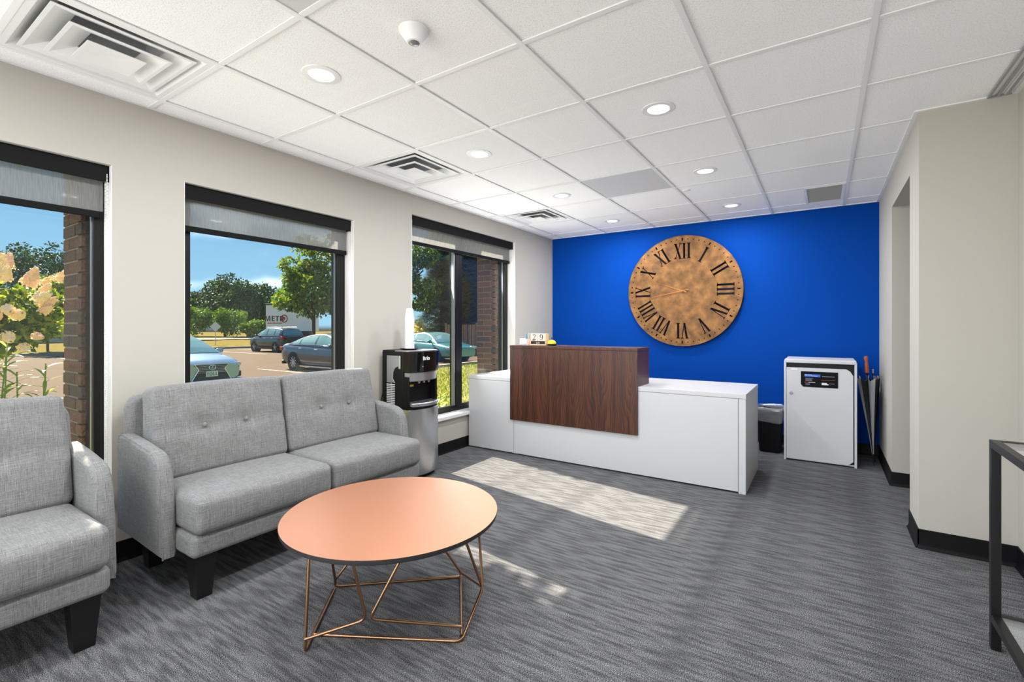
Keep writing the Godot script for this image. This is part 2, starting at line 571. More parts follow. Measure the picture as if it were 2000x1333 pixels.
func build_shell() -> void:
	struct("floor", MB.new().span(V(-0.30, -0.12, BACK - 0.2), V(5.6, 0, REAR + 0.2)).mesh(), M.carpet, "charcoal and grey streaked loop carpet")
	# window wall with three openings
	var left := MB.new()
	var top := 2.80
	var edge := REAR + 0.2
	for i in 3:
		var o: Array = OPEN[i]
		if i > 0: left.span(V(OUT_X, 0, o[1]), V(WALL_X, top, edge))
		left.span(V(OUT_X, o[3], o[0]), V(WALL_X, top, o[1]))
		left.span(V(OUT_X, 0, o[0]), V(WALL_X, o[2] - 0.035, o[1]))
		edge = o[0]
	left.span(V(OUT_X, 0, BACK - 0.2), V(WALL_X, top, edge))
	# fourth opening added behind the camera, out of view, to let in light
	left.span(V(OUT_X, 0, 0.27), V(WALL_X, top, 0.95))
	left.span(V(OUT_X, 0, 2.25), V(WALL_X, top, REAR + 0.2))
	left.span(V(OUT_X, 2.04, 0.95), V(WALL_X, top, 2.25))
	left.span(V(OUT_X, 0, 0.95), V(WALL_X, 0.36, 2.25))
	struct("wall_left", left.mesh(), M.wall, "warm grey painted wall with three windows")
	# accent wall
	struct("wall_back", MB.new().span(V(WALL_X, 0, BACK - 0.15), V(5.6, top, BACK)).mesh(), M.blue, "cobalt blue accent wall at the end of the room")
	# right side: wall with an opening to a corridor, the column, the wall past it
	var r := MB.new()
	r.span(V(RIGHT, 0, BACK), V(RIGHT + 0.60, top, -4.628))
	r.span(V(RIGHT, 2.132, -4.628), V(RIGHT + 0.60, top, -3.726))
	r.span(V(RIGHT, 0, -3.726), V(FAR_RIGHT + 0.2, top, -3.40))
	r.span(V(FAR_RIGHT, 0, -3.40), V(FAR_RIGHT + 0.2, top, REAR))
	struct("wall_right", r.mesh(), M.wall, "warm grey wall with a corridor opening and a square corner")
	var c := MB.new()
	c.span(V(5.40, 0, BACK), V(5.6, top, -3.40))
	c.span(V(FAR_RIGHT + 0.2, 0, -3.60), V(5.6, top, -3.40))
	c.span(V(4.05, CEIL, BACK), V(5.6, CEIL + 0.05, -3.40))
	struct("wall_corridor", c.mesh(), M.wall, "warm grey wall of the side corridor")
	# rear wall; its glazed entrance is added, unseen, to brighten the room
	var b := MB.new()
	b.span(V(WALL_X, 0, REAR), V(0.35, top, REAR + 0.2))
	b.span(V(3.45, 0, REAR), V(FAR_RIGHT + 0.2, top, REAR + 0.2))
	b.span(V(0.35, 2.2, REAR), V(3.45, top, REAR + 0.2))
	struct("wall_rear", b.mesh(), M.wall, "warm grey wall around the added glazed entrance")
	var w := setting("window_4", "black framed glazed entrance added behind the camera for light")
	var f := MB.new()
	for x: float in [0.35, 1.36, 2.38, 3.39]: f.span(V(x, 0, REAR + 0.06), V(x + 0.06, 2.2, REAR + 0.14))
	f.span(V(0.35, 2.14, REAR + 0.06), V(3.45, 2.2, REAR + 0.14))
	f.span(V(0.35, 0, REAR + 0.06), V(3.45, 0.08, REAR + 0.14))
	put("window_frame", f.mesh(), M.frame, w)
	for x: float in [0.41, 1.42, 2.44]:
		put("pane", MB.new().span(V(x, 0.08, REAR + 0.095), V(x + 0.95, 2.14, REAR + 0.101)).mesh(), M.glass, w)
	var v := setting("window_5", "black framed side window added behind the camera for light")  # added unseen window, so light enters from the left rear
	put("window_frame", MB.new().rspan(V(-0.165, 0.36, 0.95), V(-0.125, 2.04, 1.02), 0.003).rspan(V(-0.165, 0.36, 2.18), V(-0.125, 2.04, 2.25), 0.003).rspan(V(-0.165, 0.36, 1.02), V(-0.125, 0.42, 2.18), 0.003).rspan(V(-0.165, 1.97, 1.02), V(-0.125, 2.04, 2.18), 0.003).mesh(), M.frame, v)
	put("pane", MB.new().span(V(-0.150, 0.42, 1.02), V(-0.144, 1.97, 2.18)).mesh(), M.glass, v)
	# cove baseboards
	var t := 0.006
	base("baseboard_left", V(WALL_X, 0, -3.0), V(WALL_X, 0, BACK), V(1, 0, 0), 0.105)
	base("baseboard_left", V(WALL_X, 0, REAR), V(WALL_X, 0, -3.0), V(1, 0, 0), 0.105)
	base("baseboard_back", V(WALL_X, 0, BACK), V(RIGHT, 0, BACK), V(0, 0, 1), 0.105)
	base("baseboard_right", V(RIGHT, 0, BACK), V(RIGHT, 0, -4.628 + t), V(-1, 0, 0), 0.105)
	base("baseboard_right", V(RIGHT - t, 0, -4.628), V(4.057, 0, -4.628), V(0, 0, 1), 0.105)
	base("baseboard_right", V(RIGHT, 0, -3.726), V(RIGHT, 0, -3.40 + t), V(-1, 0, 0), 0.105)
	base("baseboard_right", V(RIGHT - t, 0, -3.40), V(FAR_RIGHT, 0, -3.40), V(0, 0, 1), 0.105)
	base("baseboard_right", V(FAR_RIGHT, 0, -3.40), V(FAR_RIGHT, 0, REAR), V(-1, 0, 0), 0.105)
	# brick piers that stand out from the facade beside the windows
	pier("wall_pier_near", -0.835, -1.20, "brown brick pier outside beside the window behind the armchair")
	pier("wall_pier_far", -4.612, -5.30, "brown brick pier outside the window behind the reception desk")

func base(called: String, a: Vector3, b: Vector3, out: Vector3, h: float) -> void:   # strip with a small curved toe
	var d := (b - a)
	var l := d.length()
	var m := MB.new()
	m.X = Transform3D(Basis(out, Vector3.UP, out.cross(Vector3.UP)), Vector3.ZERO)
	var poly := PackedVector2Array([Vector2(0.0005, 0.0), Vector2(0.016, 0.0), Vector2(0.0145, 0.005), Vector2(0.009, 0.012), Vector2(0.006, 0.022), Vector2(0.006, h - 0.003), Vector2(0.0035, h), Vector2(0.0005, h)])
	var z := out.cross(Vector3.UP).dot(d)
	m.prism(poly, minf(0, z), maxf(0, z))
	struct(called, m.mesh(), M.base, "black rubber cove base", a)

func pier(called: String, z_face: float, z_end: float, label: String) -> void:
	var root := setting(called, label)
	if not shared.has("brick"):
		var im := noise_img(256, 0.05, 61, FastNoiseLite.TYPE_SIMPLEX, 4)
		M.mortar = mat(rgb(118, 110, 92), 0.95)
		M.bricks = []
		for k: Array in [[rgb(66, 44, 32), rgb(104, 72, 50)], [rgb(58, 40, 30), rgb(92, 64, 46)], [rgb(76, 50, 34), rgb(116, 80, 54)], [rgb(48, 38, 32), rgb(78, 62, 48)]]:
			var bm := mat(Color.WHITE, 0.92)
			bm.albedo_texture = ramp(im.duplicate(), [[0.0, k[0]], [1.0, k[1]]])
			tri_map(bm, V(3.1, 3.1, 3.1), true)
			relief(bm, im, 0.35)
			M.bricks.append(bm)
		shared.brick = MB.new().rbox(Vector3.ZERO, V(0.194, 0.0570, 0.020), 0.003).mesh()
		shared.half_brick = MB.new().rbox(Vector3.ZERO, V(0.092, 0.0570, 0.020), 0.003).mesh()
	var x1 := -0.525
	var x0 := OUT_X + 0.10
	put("mortar", MB.new().span(V(x1 + 0.004, GROUND, z_end), V(OUT_X, 2.75, z_face - 0.003)).mesh(), M.mortar, root)
	var y := GROUND + 0.03
	var row := 0
	var r := RandomNumberGenerator.new()
	r.seed = int(absf(z_face) * 100)
	while y < 2.7:
		var x := x1
		var k := row % 2
		while x < x0 - 0.05:
			var half := k == 1
			var wide := 0.092 if half else 0.194
			var o := put("brick", shared.half_brick if half else shared.brick, M.bricks[[0, 0, 1, 1, 2, 0, 3][r.randi_range(0, 6)]], root, V(x + wide / 2, y + 0.0285, z_face - 0.008 + r.randf_range(-0.002, 0.002)))
			o.rotation.z = r.randf_range(-0.006, 0.006)
			x += wide + 0.010
			k = 0 if half else (1 if row % 2 == 0 and x > x1 + 0.15 else 0)
		y += 0.0667
		row += 1
	put("face", MB.new().span(V(x1, GROUND, z_end), V(x1 + 0.006, 2.75, z_face - 0.012)).mesh(), M.bricks[0], root)

# ---------------------------------------------------------------- ceiling
func build_ceiling() -> void:
	struct("ceiling_slab", MB.new().span(V(OUT_X, 2.80, BACK - 0.2), V(5.6, 2.95, REAR + 0.2)).mesh(), M.panel_grey, "structural slab above the hung ceiling")
	var root := setting("ceiling", "white suspended ceiling of square mineral tiles in a metal grid")
	var xs := [WALL_X]
	var x := GX
	while x < FAR_RIGHT - 0.02:
		xs.append(x); x += TILE
	xs.append(FAR_RIGHT)
	var zs := []
	var z := GZ - TILE * 7
	while z < REAR: zs.append(z); z += TILE
	zs.push_front(BACK); zs.append(REAR)
	var metal := {}   # tiles taken by vents, panels, the grille
	for k: Array in [[1, -1], [1, 2], [1, 5]]: metal[Vector2i(k[0], k[1])] = "vent"
	for k: Array in [[3, 4], [3, -1]]: metal[Vector2i(k[0], k[1])] = "panel"
	metal[Vector2i(5, 6)] = "grille"
	metal[Vector2i(1, -4)] = "vent"
	var tiles := {}
	for i in xs.size() - 1:
		for j in zs.size() - 1:
			var lo := Vector2(xs[i], zs[j])
			var hi := Vector2(xs[i + 1], zs[j + 1])
			var beyond := hi.y < -3.38   # past the column the room is narrower
			if beyond and lo.x > RIGHT - 0.01: continue
			if beyond: hi.x = minf(hi.x, RIGHT)
			var u := roundi((GZ - hi.y) / TILE)   # row counted along the window wall
			var what: String = metal.get(Vector2i(i, u), "") if j > 0 else ""
			var s := hi - lo
			var c := (lo + hi) / 2
			if what == "vent":
				diffuser(V(c.x, CEIL, c.y))
			elif what == "panel":
				one("ceiling_panel", MB.new().rbox(V(c.x, CEIL + 0.010, c.y), V(s.x - 0.014, 0.012, s.y - 0.014), 0.002).mesh(), M.panel_grey, "smooth light grey blank panel in the ceiling " + ("over the reception desk" if u == 4 else "beside the large air vent"), "panel")
			elif what == "grille":
				grille(V(lo.x, CEIL, lo.y), s)
			else:
				var key := "tile%d_%d" % [roundi(s.x * 1000), roundi(s.y * 1000)]
				if not tiles.has(key):
					tiles[key] = MB.new().rbox(Vector3.ZERO, V(s.x - 0.010, 0.014, s.y - 0.010), 0.002).mesh()
				var o := put("ceiling_tile", tiles[key], M.tile, root, V(c.x, CEIL + 0.0145, c.y))
				o.rotation = V(rng.randf_range(-0.0006, 0.0006), 0, rng.randf_range(-0.0006, 0.0006))
	# the grid: main tees along the room, cross tees between them, wall angle
	var depth := REAR - BACK
	for i in range(1, xs.size() - 1):
		var z0: float = BACK if xs[i] < RIGHT else -3.40
		put("main_tee", tee(REAR - z0), M.tee, root, V(xs[i], CEIL, (z0 + REAR) / 2))
	for j in range(1, zs.size() - 1):
		for i in xs.size() - 1:
			var a: float = xs[i]
			var b: float = xs[i + 1]
			if zs[j] < -3.40:
				if a > RIGHT - 0.02: continue
				b = minf(b, RIGHT)
			var o := put("cross_tee", tee(b - a - 0.024), M.tee, root, V((a + b) / 2, CEIL + 0.0006, zs[j]))
			o.rotation.y = PI / 2
	var ang := MB.new()
	ang.span(V(WALL_X, CEIL, BACK), V(WALL_X + 0.022, CEIL + 0.03, REAR))
	ang.span(V(WALL_X + 0.022, CEIL + 0.0003, BACK), V(RIGHT, CEIL + 0.03, BACK + 0.022))
	ang.span(V(RIGHT - 0.022, CEIL, BACK + 0.022), V(RIGHT, CEIL + 0.03, -3.40))
	ang.span(V(RIGHT - 0.022, CEIL + 0.0003, -3.40), V(FAR_RIGHT, CEIL + 0.03, -3.378))
	ang.span(V(FAR_RIGHT - 0.022, CEIL, -3.378), V(FAR_RIGHT, CEIL + 0.03, REAR))
	put("wall_angle", ang.mesh(), M.tee, root)
	# linear slot diffuser beside the right wall
	var sl := thing("slot_diffuser", "narrow metal slot diffuser in the ceiling along the right wall", "air vent", V(FAR_RIGHT - 0.075, CEIL, -3.37))
	for k in 3:
		put("rail", MB.new().rspan(V(-0.045 + k * 0.034, -0.006, 0), V(-0.033 + k * 0.034, 0.004, 1.8), 0.001).mesh(), M.silver, sl)
	put("cap", MB.new().rspan(V(-0.045, -0.006, -0.006), V(0.047, 0.004, 0), 0.001).mesh(), M.silver, sl)
	# motion sensor and sprinkler cap
	var ms := thing("motion_sensor", "white cone shaped motion sensor on a ceiling tile", "sensor", V(1.655, CEIL + 0.007, -1.364))
	put("housing", MB.new().lathe([Vector2(0.022, -0.052), Vector2(0.030, -0.050), Vector2(0.034, -0.042), Vector2(0.060, -0.006), Vector2(0.061, 0)], 32).mesh(), M.white_plastic, ms)
	put("lens", MB.new().lathe([Vector2(0, -0.060), Vector2(0.010, -0.059), Vector2(0.018, -0.055), Vector2(0.022, -0.050)], 24).mesh(), M.frame_silver, ms)
	one("sprinkler_cap", MB.new().lathe([Vector2(0, -0.008), Vector2(0.028, -0.007), Vector2(0.032, 0)], 24).mesh(), M.white_plastic, "small round white sprinkler cap in the ceiling", "sprinkler", "", V(2.03, CEIL + 0.007, -4.25))

func tee(l: float) -> ArrayMesh:
	var key := "tee%d" % roundi(l * 1000)
	if not shared.has(key):
		shared[key] = MB.new().rspan(V(-0.012, 0, -l / 2), V(0.012, 0.006, l / 2), 0.0012).span(V(-0.001, 0.006, -l / 2), V(0.001, 0.036, l / 2)).mesh()
	return shared[key]

func frustum(m: MB, c: Vector3, a: float, ya: float, b: float, yb: float, t: float) -> void:   # square sloping plate: outer half a at ya, inner half b at yb, thickness t
	for k in 4:
		var q := Basis(Vector3.UP, PI / 2 * k)
		var p0 := c + q * V(-a, ya, a); var p1 := c + q * V(a, ya, a)
		var p2 := c + q * V(b, yb, b); var p3 := c + q * V(-b, yb, b)
		var up := V(0, t, 0)
		m.quad(p0, p3, p2, p1)
		m.quad(p0 + up, p1 + up, p2 + up, p3 + up)
		m.quad(p0, p1, p1 + up, p0 + up)
		if b > 0.001: m.quad(p3, p3 + up, p2 + up, p2)

func diffuser(c: Vector3) -> void:
	if not shared.has("diffuser"):
		var fr := MB.new()
		frustum(fr, V(0, 0, 0), 0.297, 0.002, 0.268, 0.002, 0.006)
		frustum(fr, V(0, 0, 0), 0.268, 0.002, 0.205, 0.060, 0.003)
		shared.diffuser = fr.mesh(20)
		shared.rings = []
		for k: Array in [[0.240, 0.002, 0.150, 0.034], [0.172, -0.010, 0.085, 0.020], [0.100, -0.022, 0.0, -0.006]]:
			var rg := MB.new()
			frustum(rg, V(0, 0, 0), k[0], k[1], k[0] - 0.014, k[1], 0.003)
			frustum(rg, V(0, 0, 0), k[0] - 0.014, k[1], k[2], k[3], 0.003)
			shared.rings.append(rg.mesh(20))
		var bx := MB.new()
		for k in 4:
			bx.X = Transform3D(Basis(Vector3.UP, PI / 2 * k), Vector3.ZERO)
			bx.span(V(-0.21, 0.055, 0.20), V(0.21, 0.25, 0.21))
		bx.X = Transform3D()
		bx.span(V(-0.21, 0.25, -0.21), V(0.21, 0.26, 0.21))
		shared.plenum = bx.mesh()
	var where := ""
	if c.z > 0: where = "in the entrance end of the room"
	elif c.z > -1.5: where = "above the window behind the armchair"
	elif c.z > -3.2: where = "above the wall beside the water cooler"
	else: where = "close to the blue wall"
	var o := thing("ceiling_vent", "white square stepped louvre air vent in the ceiling " + where, "air vent", c)
	put("frame", shared.diffuser, M.white_plastic, o)
	for k in 3: put("louver", shared.rings[k], M.white_plastic, o)
	put("duct_box", shared.plenum, M.panel_grey, o)

func grille(lo: Vector3, s: Vector2) -> void:
	var w := 0.305
	var o := thing("return_grille", "grey ribbed return air grille in the ceiling near the blue wall", "air vent", V(lo.x + s.x - w, lo.y, lo.z))
	put("frame", MB.new().rspan(V(0, -0.004, 0.012), V(0.02, 0.01, s.y - 0.012), 0.002).rspan(V(w - 0.034, -0.004, 0.012), V(w - 0.012, 0.01, s.y - 0.012), 0.002)
		.rspan(V(0.02, -0.004, 0.012), V(w - 0.034, 0.01, 0.034), 0.002).rspan(V(0.02, -0.004, s.y - 0.034), V(w - 0.034, 0.01, s.y - 0.012), 0.002).mesh(), M.tee, o)
	M.grille_grey = mat(rgb(150, 151, 152), 0.5)
	var sl := MB.new().rbox(Vector3.ZERO, V(w - 0.054, 0.012, 0.005), 0.001).mesh()
	var zz := 0.045
	while zz < s.y - 0.04:
		var b := put("slat", sl, M.grille_grey, o, V(0.02 + (w - 0.054) / 2, 0.004, zz))
		b.rotation.x = 0.5
		zz += 0.022
	put("backing", MB.new().span(V(0.0, 0.016, 0.012), V(w, 0.02, s.y - 0.012)).mesh(), M.seam, o)
	put("filler_tile", MB.new().rspan(V(-(s.x - w) + 0.005, 0.0075, 0.005), V(-0.002, 0.02, s.y - 0.005), 0.002).mesh(), M.tile, o)

func build_lights() -> void:
	if not shared.has("trim"):
		shared.trim = MB.new().lathe([Vector2(0.056, -0.001), Vector2(0.060, -0.006), Vector2(0.084, -0.004), Vector2(0.086, 0)], 40).mesh()
		shared.lens = MB.new().lathe([Vector2(0, -0.004), Vector2(0.036, -0.0036), Vector2(0.057, -0.002)], 40).mesh()
	for r: Array in [[2, [1, 3, 5, 7, -1, -3, -5]], [4, [1, 3, 5, 7, -1, -3, -5]]]:
		for u: int in r[1]:
			var x: float = GX + TILE * (r[0] - 0.5)
			var z: float = GZ - TILE * (u - 0.5)
			if z > REAR - 0.2: continue
			var side: String = "window side" if r[0] == 2 else "inner"
			var which: String = {1: "beside the motion sensor", 3: "between the sofa and the desk", 5: "above the desk", 7: "closest to the blue wall", -1: "above the camera end", -3: "midway to the entrance", -5: "at the entrance"}[u]
			var o := thing("ceiling_light", "round recessed downlight of the %s row, %s" % [side, which], "ceiling light", V(x, CEIL + 0.0075, z), "recessed downlights")
			put("trim", shared.trim, M.white_plastic, o)
			put("light_lens", shared.lens, M.glow, o)
			var l := AreaLight3D.new()
			l.name = "lamp"
			l.area_size = Vector2(0.11, 0.11)
			l.area_range = 12.0
			l.area_attenuation = 2.0
			l.light_energy = LAMP
			l.light_color = Color(0.975, 0.985, 1.0)
			l.shadow_enabled = true
			o.add_child(l, true)
			l.position = V(0, -0.010, 0)
			l.rotation.x = -PI / 2

const LAMP := 1.3

# ---------------------------------------------------------------- windows and shades
func build_windows() -> void:
	for i in 3:
		var o: Array = OPEN[i]
		var z0: float = o[0]; var z1: float = o[1]; var y0: float = o[2]; var y1: float = o[3]
		var w := setting("window_%d" % (i + 1), ["black framed window behind the armchair", "black framed window behind the sofa", "black framed two pane window behind the water cooler and desk"][i])
		var f := MB.new()
		var xa := -0.165; var xb := -0.125
		var fw := 0.075 if i else 0.045
		f.rspan(V(xa, y0, z0), V(xb, y1, z0 + fw), 0.003); f.rspan(V(xa, y0, z1 - fw), V(xb, y1, z1), 0.003)
		f.rspan(V(xa, y1 - fw, z0 + fw), V(xb, y1, z1 - fw), 0.003); f.rspan(V(xa, y0, z0 + fw), V(xb, y0 + 0.055, z1 - fw), 0.003)
		# stepped inner stop, then the outer half of the frame
		put("window_frame", f.mesh(), M.frame, w)
		f = MB.new()
		f.rspan(V(xa - 0.06, y0, z0), V(xa, y1, z0 + fw - 0.02), 0.002); f.rspan(V(xa - 0.06, y0, z1 - fw + 0.02), V(xa, y1, z1), 0.002)
		f.rspan(V(xa - 0.06, y1 - fw + 0.02, z0 + fw - 0.02), V(xa, y1, z1 - fw + 0.02), 0.002); f.rspan(V(xa - 0.06, y0, z0 + fw - 0.02), V(xa, y0 + 0.04, z1 - fw + 0.02), 0.002)
		put("outer_frame", f.mesh(), M.frame, w)
		# bright gasket line round the glass
		var gk := MB.new()
		for zz: float in [z0 + fw, z1 - fw - 0.006]: gk.span(V(xa + 0.006, y0 + 0.055, zz), V(xa + 0.022, y1 - fw, zz + 0.006))
		put("gasket", gk.mesh(), M.frame_silver, w)
		var panes := [[z0 + fw - 0.02, z1 - fw + 0.02]]
		if i == 2:
			var mz := -3.72
			put("mullion", MB.new().rspan(V(xa - 0.03, y0 + 0.04, mz - 0.10), V(xb + 0.012, y1 - 0.05, mz), 0.004).mesh(), M.frame, w)
			put("mullion_stop", MB.new().rspan(V(xb - 0.03, y0 + 0.055, mz), V(xb + 0.004, y1 - 0.06, mz + 0.022), 0.002).mesh(), M.frame_silver, w)
			panes = [[z0 + fw - 0.02, mz - 0.10], [mz, z1 - fw + 0.02]]
		for p: Array in panes:
			put("pane", MB.new().span(V(xa - 0.004, y0 + 0.04, p[0]), V(xa + 0.002, y1 - 0.055, p[1])).mesh(), M.glass, w)
		# painted stool and apron under the window, pale stone sill outside
		put("window_sill", MB.new().rspan(V(xb, y0 - 0.034, z0 + 0.001), V(WALL_X + 0.035, y0, z1 - 0.001), 0.004).mesh(), M.white_paint, w)
		put("outer_sill", MB.new().rspan(V(-0.36, y0 - 0.05, z0 + 0.001), V(xa - 0.06, y0 - 0.005, z1 - 0.001), 0.004).mesh(), M.mortar, w)
		# white painted jamb liner on the side that shows
		put("jamb_liner", MB.new().span(V(xb, y0, z0 + 0.0005), V(WALL_X + 0.0005, y1 - 0.0005, z0 + 0.003)).span(V(xb, y0, z1 - 0.003), V(WALL_X + 0.0005, y1, z1 - 0.0005)).mesh(), M.white_paint, w)
		roller_shade(i, z0, z1, y1)

func roller_shade(i: int, z0: float, z1: float, top: float) -> void:
	if not M.has("screen"):
		M.screen = mat(Color(0.78, 0.78, 0.775, 0.66), 0.95, 0.0, 0.1)
		M.screen.transparency = BaseMaterial3D.TRANSPARENCY_ALPHA
		var si := noise_img(256, 0.05, 71, FastNoiseLite.TYPE_SIMPLEX, 4)
		M.screen.albedo_texture = ramp(si, [[0.0, rgb(186, 186, 186)], [0.5, rgb(206, 206, 206)], [1.0, rgb(224, 224, 224)]])
		tri_map(M.screen, V(1, 0.5, 14.0), true)
		M.screen.backlight_enabled = true
		M.screen.backlight = Color(0.9, 0.9, 0.9)
		M.fascia = mat(rgb(19, 19, 20), 0.6, 0.0, 0.25)
	var lab: String = ["charcoal fascia roller shade, half length, on the window behind the armchair", "charcoal fascia roller shade on the window behind the sofa", "charcoal fascia roller shade on the two pane window by the desk"][i]
	var o := thing("roller_shade", lab, "roller shade", V(0, top - 0.002, (z0 + z1) / 2), "roller shades")
	var hw := (z1 - z0) / 2 - 0.004
	put("fascia", MB.new().rspan(V(-0.058, -0.082, -hw), V(-0.048, 0, hw), 0.002).rspan(V(-0.115, -0.010, -hw), V(-0.058, 0, hw), 0.002).mesh(), M.fascia, o)
	for e: float in [-hw, hw - 0.006]: put("end_cap", MB.new().rspan(V(-0.115, -0.080, e), V(-0.058, -0.010, e + 0.006), 0.002).mesh(), M.fascia, o)
	var drop: float = [0.235, 0.235, 0.22][i]
	put("fabric", MB.new().span(V(-0.0945, -drop, -hw + 0.012), V(-0.0935, -0.03, hw - 0.012)).mesh(), M.screen, o)
	put("hem_bar", MB.new().rspan(V(-0.101, -drop - 0.030, -hw + 0.010), V(-0.087, -drop + 0.004, hw - 0.010), 0.005, 2).mesh(), M.fascia, o)
	put("roller", MB.new().cyl(V(-0.085, -0.045, -hw + 0.008), V(-0.085, -0.045, hw - 0.008), 0.024, 0.024, 16).mesh(), M.screen, o)
	# bead chain down the side of the window
	var beads := MB.new()
	var zc: float = -hw + 0.014 if i != 2 else hw - 0.010
	var low: float = [-1.55, -1.3, -1.45][i]
	var y := -0.05
	while y > low:
		for s: float in [-0.030, -0.055]: beads.ball(V(s, y, zc), V(0.0030, 0.0030, 0.0030), 6, 4)
		y -= 0.0075
	var ch := put("bead_chain", beads.mesh(80), M.white_plastic, o)
	tag(ch, "", "", "", "stuff")

# ---------------------------------------------------------------- reception desk and what stands on it
func build_reception() -> void:
	var zf := -3.785
	var d := thing("reception_desk", "white reception desk with a raised walnut transaction counter in front of the blue wall", "desk", V(0, 0, 0))
	put("front_panel", MB.new().rspan(V(0.552, 0.012, zf - 0.022), V(2.500, 0.690, zf), 0.0015).mesh(), M.laminate, d)
	put("end_panel", MB.new().rspan(V(2.503, 0.0, -4.530), V(2.551, 0.690, zf + 0.001), 0.0015).mesh(), M.laminate, d)
	put("partition", MB.new().rspan(V(0.552, 0.0, -4.50), V(0.575, 0.690, zf - 0.024), 0.0015).mesh(), M.laminate, d)
	put("worktop", MB.new().rspan(V(0.552, 0.692, -4.535), V(2.553, 0.726, zf + 0.003), 0.002).mesh(), M.laminate, d)
	var t := Node3D.new()
	t.name = "transaction_counter"
	d.add_child(t, true)
	t.set_meta("label", "dark walnut transaction counter box")
	put("face_panel", MB.new().rspan(V(0.522, 0.332, zf + 0.004), V(1.760, 1.014, zf + 0.024), 0.0015).mesh(), M.walnut, t)
	put("top_board", MB.new().rspan(V(0.520, 1.015, -4.075), V(1.762, 1.040, zf + 0.026), 0.002).mesh(), M.walnut, t)
	put("side_board", MB.new().rspan(V(1.736, 0.727, -4.070), V(1.760, 1.014, zf + 0.003), 0.0015).mesh(), M.walnut, t)
	put("side_board", MB.new().rspan(V(0.522, 0.727, -4.070), V(0.546, 1.014, zf + 0.003), 0.0015).mesh(), M.walnut, t)
	put("shelf_board", MB.new().rspan(V(0.547, 0.85, -4.060), V(1.735, 0.868, zf + 0.002), 0.0015).mesh(), M.walnut, t)
	var rt := thing("desk_return", "white laminate desk return standing against the window wall", "desk", V(0, 0, 0))
	put("front_panel", MB.new().rspan(V(0.004, 0.012, zf - 0.022), V(0.549, 0.690, zf), 0.0015).mesh(), M.laminate, rt)
	put("side_panel", MB.new().rspan(V(0.004, 0.0, -5.30), V(0.026, 0.690, zf - 0.024), 0.0015).mesh(), M.laminate, rt)
	put("side_panel", MB.new().rspan(V(0.527, 0.0, -5.30), V(0.549, 0.690, zf - 0.024), 0.0015).mesh(), M.laminate, rt)
	put("worktop", MB.new().rspan(V(0.003, 0.692, -5.32), V(0.549, 0.726, zf + 0.003), 0.002).mesh(), M.laminate, rt)
	# small things on the counter
	var y := 1.0405
	var cards := thing("card_holder", "small clear business card holder with white cards on the walnut counter", "card holder", V(0.520 + 0.02, y, -3.93))
	put("base", MB.new().rspan(V(-0.005, 0, -0.03), V(0.085, 0.004, 0.03), 0.001).rspan(V(-0.005, 0, -0.004), V(0.085, 0.055, -0.001), 0.001).rspan(V(-0.005, 0, 0.026), V(0.085, 0.02, 0.029), 0.001).mesh(), M.clear, cards)
	put("card_stack", MB.new().rspan(V(0.0, 0.005, 0.002), V(0.080, 0.062, 0.020), 0.001).mesh(), M.white_paint, cards)
	put("print", MB.new().span(V(0.010, 0.018, 0.0201), V(0.05, 0.022, 0.0204)).mesh(), M.seam, cards)
	var cup := thing("pen_cup", "small pink pen cup beside the wooden calendar", "pen cup", V(0.648, y, -3.90))
	put("cup", MB.new().lathe([Vector2(0.0, 0.0), Vector2(0.026, 0.0), Vector2(0.028, 0.06), Vector2(0.0265, 0.06), Vector2(0.024, 0.006), Vector2(0, 0.006)], 20).mesh(), mat(rgb(226, 182, 176), 0.5), cup)
	for k in 6:
		var a := TAU * k / 6.0
		var tip := V(cos(a) * 0.032, 0.118 - 0.006 * (k % 3), sin(a) * 0.03)
		var pen := one("pen", MB.new().cyl(V(0, 0, 0), (tip - V(cos(a) * 0.012, 0.008, sin(a) * 0.012)), 0.0035, 0.004, 8).mesh(), mat([rgb(78, 176, 190), rgb(150, 214, 222), rgb(46, 128, 148)][k % 3], 0.35), ["teal pen leaning in the pink cup", "pale aqua pen leaning in the pink cup", "deep teal pen leaning in the pink cup"][k % 3], "pen", "pens in the pink cup", V(0.648 + cos(a) * 0.012, y + 0.0092, -3.90 + sin(a) * 0.012))
		pen.set_meta("group", "pens in the pink cup")
	var cal := thing("block_calendar", "wooden perpetual block calendar showing 29 on the walnut counter", "calendar", V(0.765, y, -3.90), "", 0.10)
	var pale := mat(rgb(232, 200, 160), 0.6)
	put("case", MB.new().rspan(V(-0.082, 0, -0.035), V(0.082, 0.012, 0.035), 0.002).rspan(V(-0.082, 0.012, -0.035), V(0.082, 0.112, -0.028), 0.002).rspan(V(-0.082, 0.012, -0.028), V(-0.074, 0.112, 0.035), 0.002).rspan(V(0.074, 0.012, -0.028), V(0.082, 0.112, 0.035), 0.002).mesh(), pale, cal)
	var face := mat(rgb(238, 216, 202), 0.6)
	var ink := mat(rgb(30, 24, 22), 0.6)
	for k in 2:
		var b := put("number_block", MB.new().rspan(V(-0.072 + 0.073 * k, 0.040, -0.026), V(-0.001 + 0.073 * k, 0.111, 0.034), 0.002).mesh(), face, cal)
		text(b, "digit", "29"[k], 0.052, Transform3D(Basis(), V(-0.0365 + 0.073 * k, 0.077, 0.0345)), ink, true)
		if k == 0: put("weekday_print", MB.new().span(V(-0.060, 0.045, 0.0341), V(-0.030, 0.050, 0.0345)).mesh(), ink, b)
	var mb := put("month_block", MB.new().rspan(V(-0.072, 0.013, -0.026), V(0.072, 0.038, 0.034), 0.002).mesh(), ink, cal)
	text(mb, "month_lettering", "July", 0.017, Transform3D(Basis(), V(0, 0.0245, 0.0345)), face)
	var bell := thing("service_bell", "yellow domed service bell with a black base on the walnut counter", "bell", V(0.905, y, -3.89))
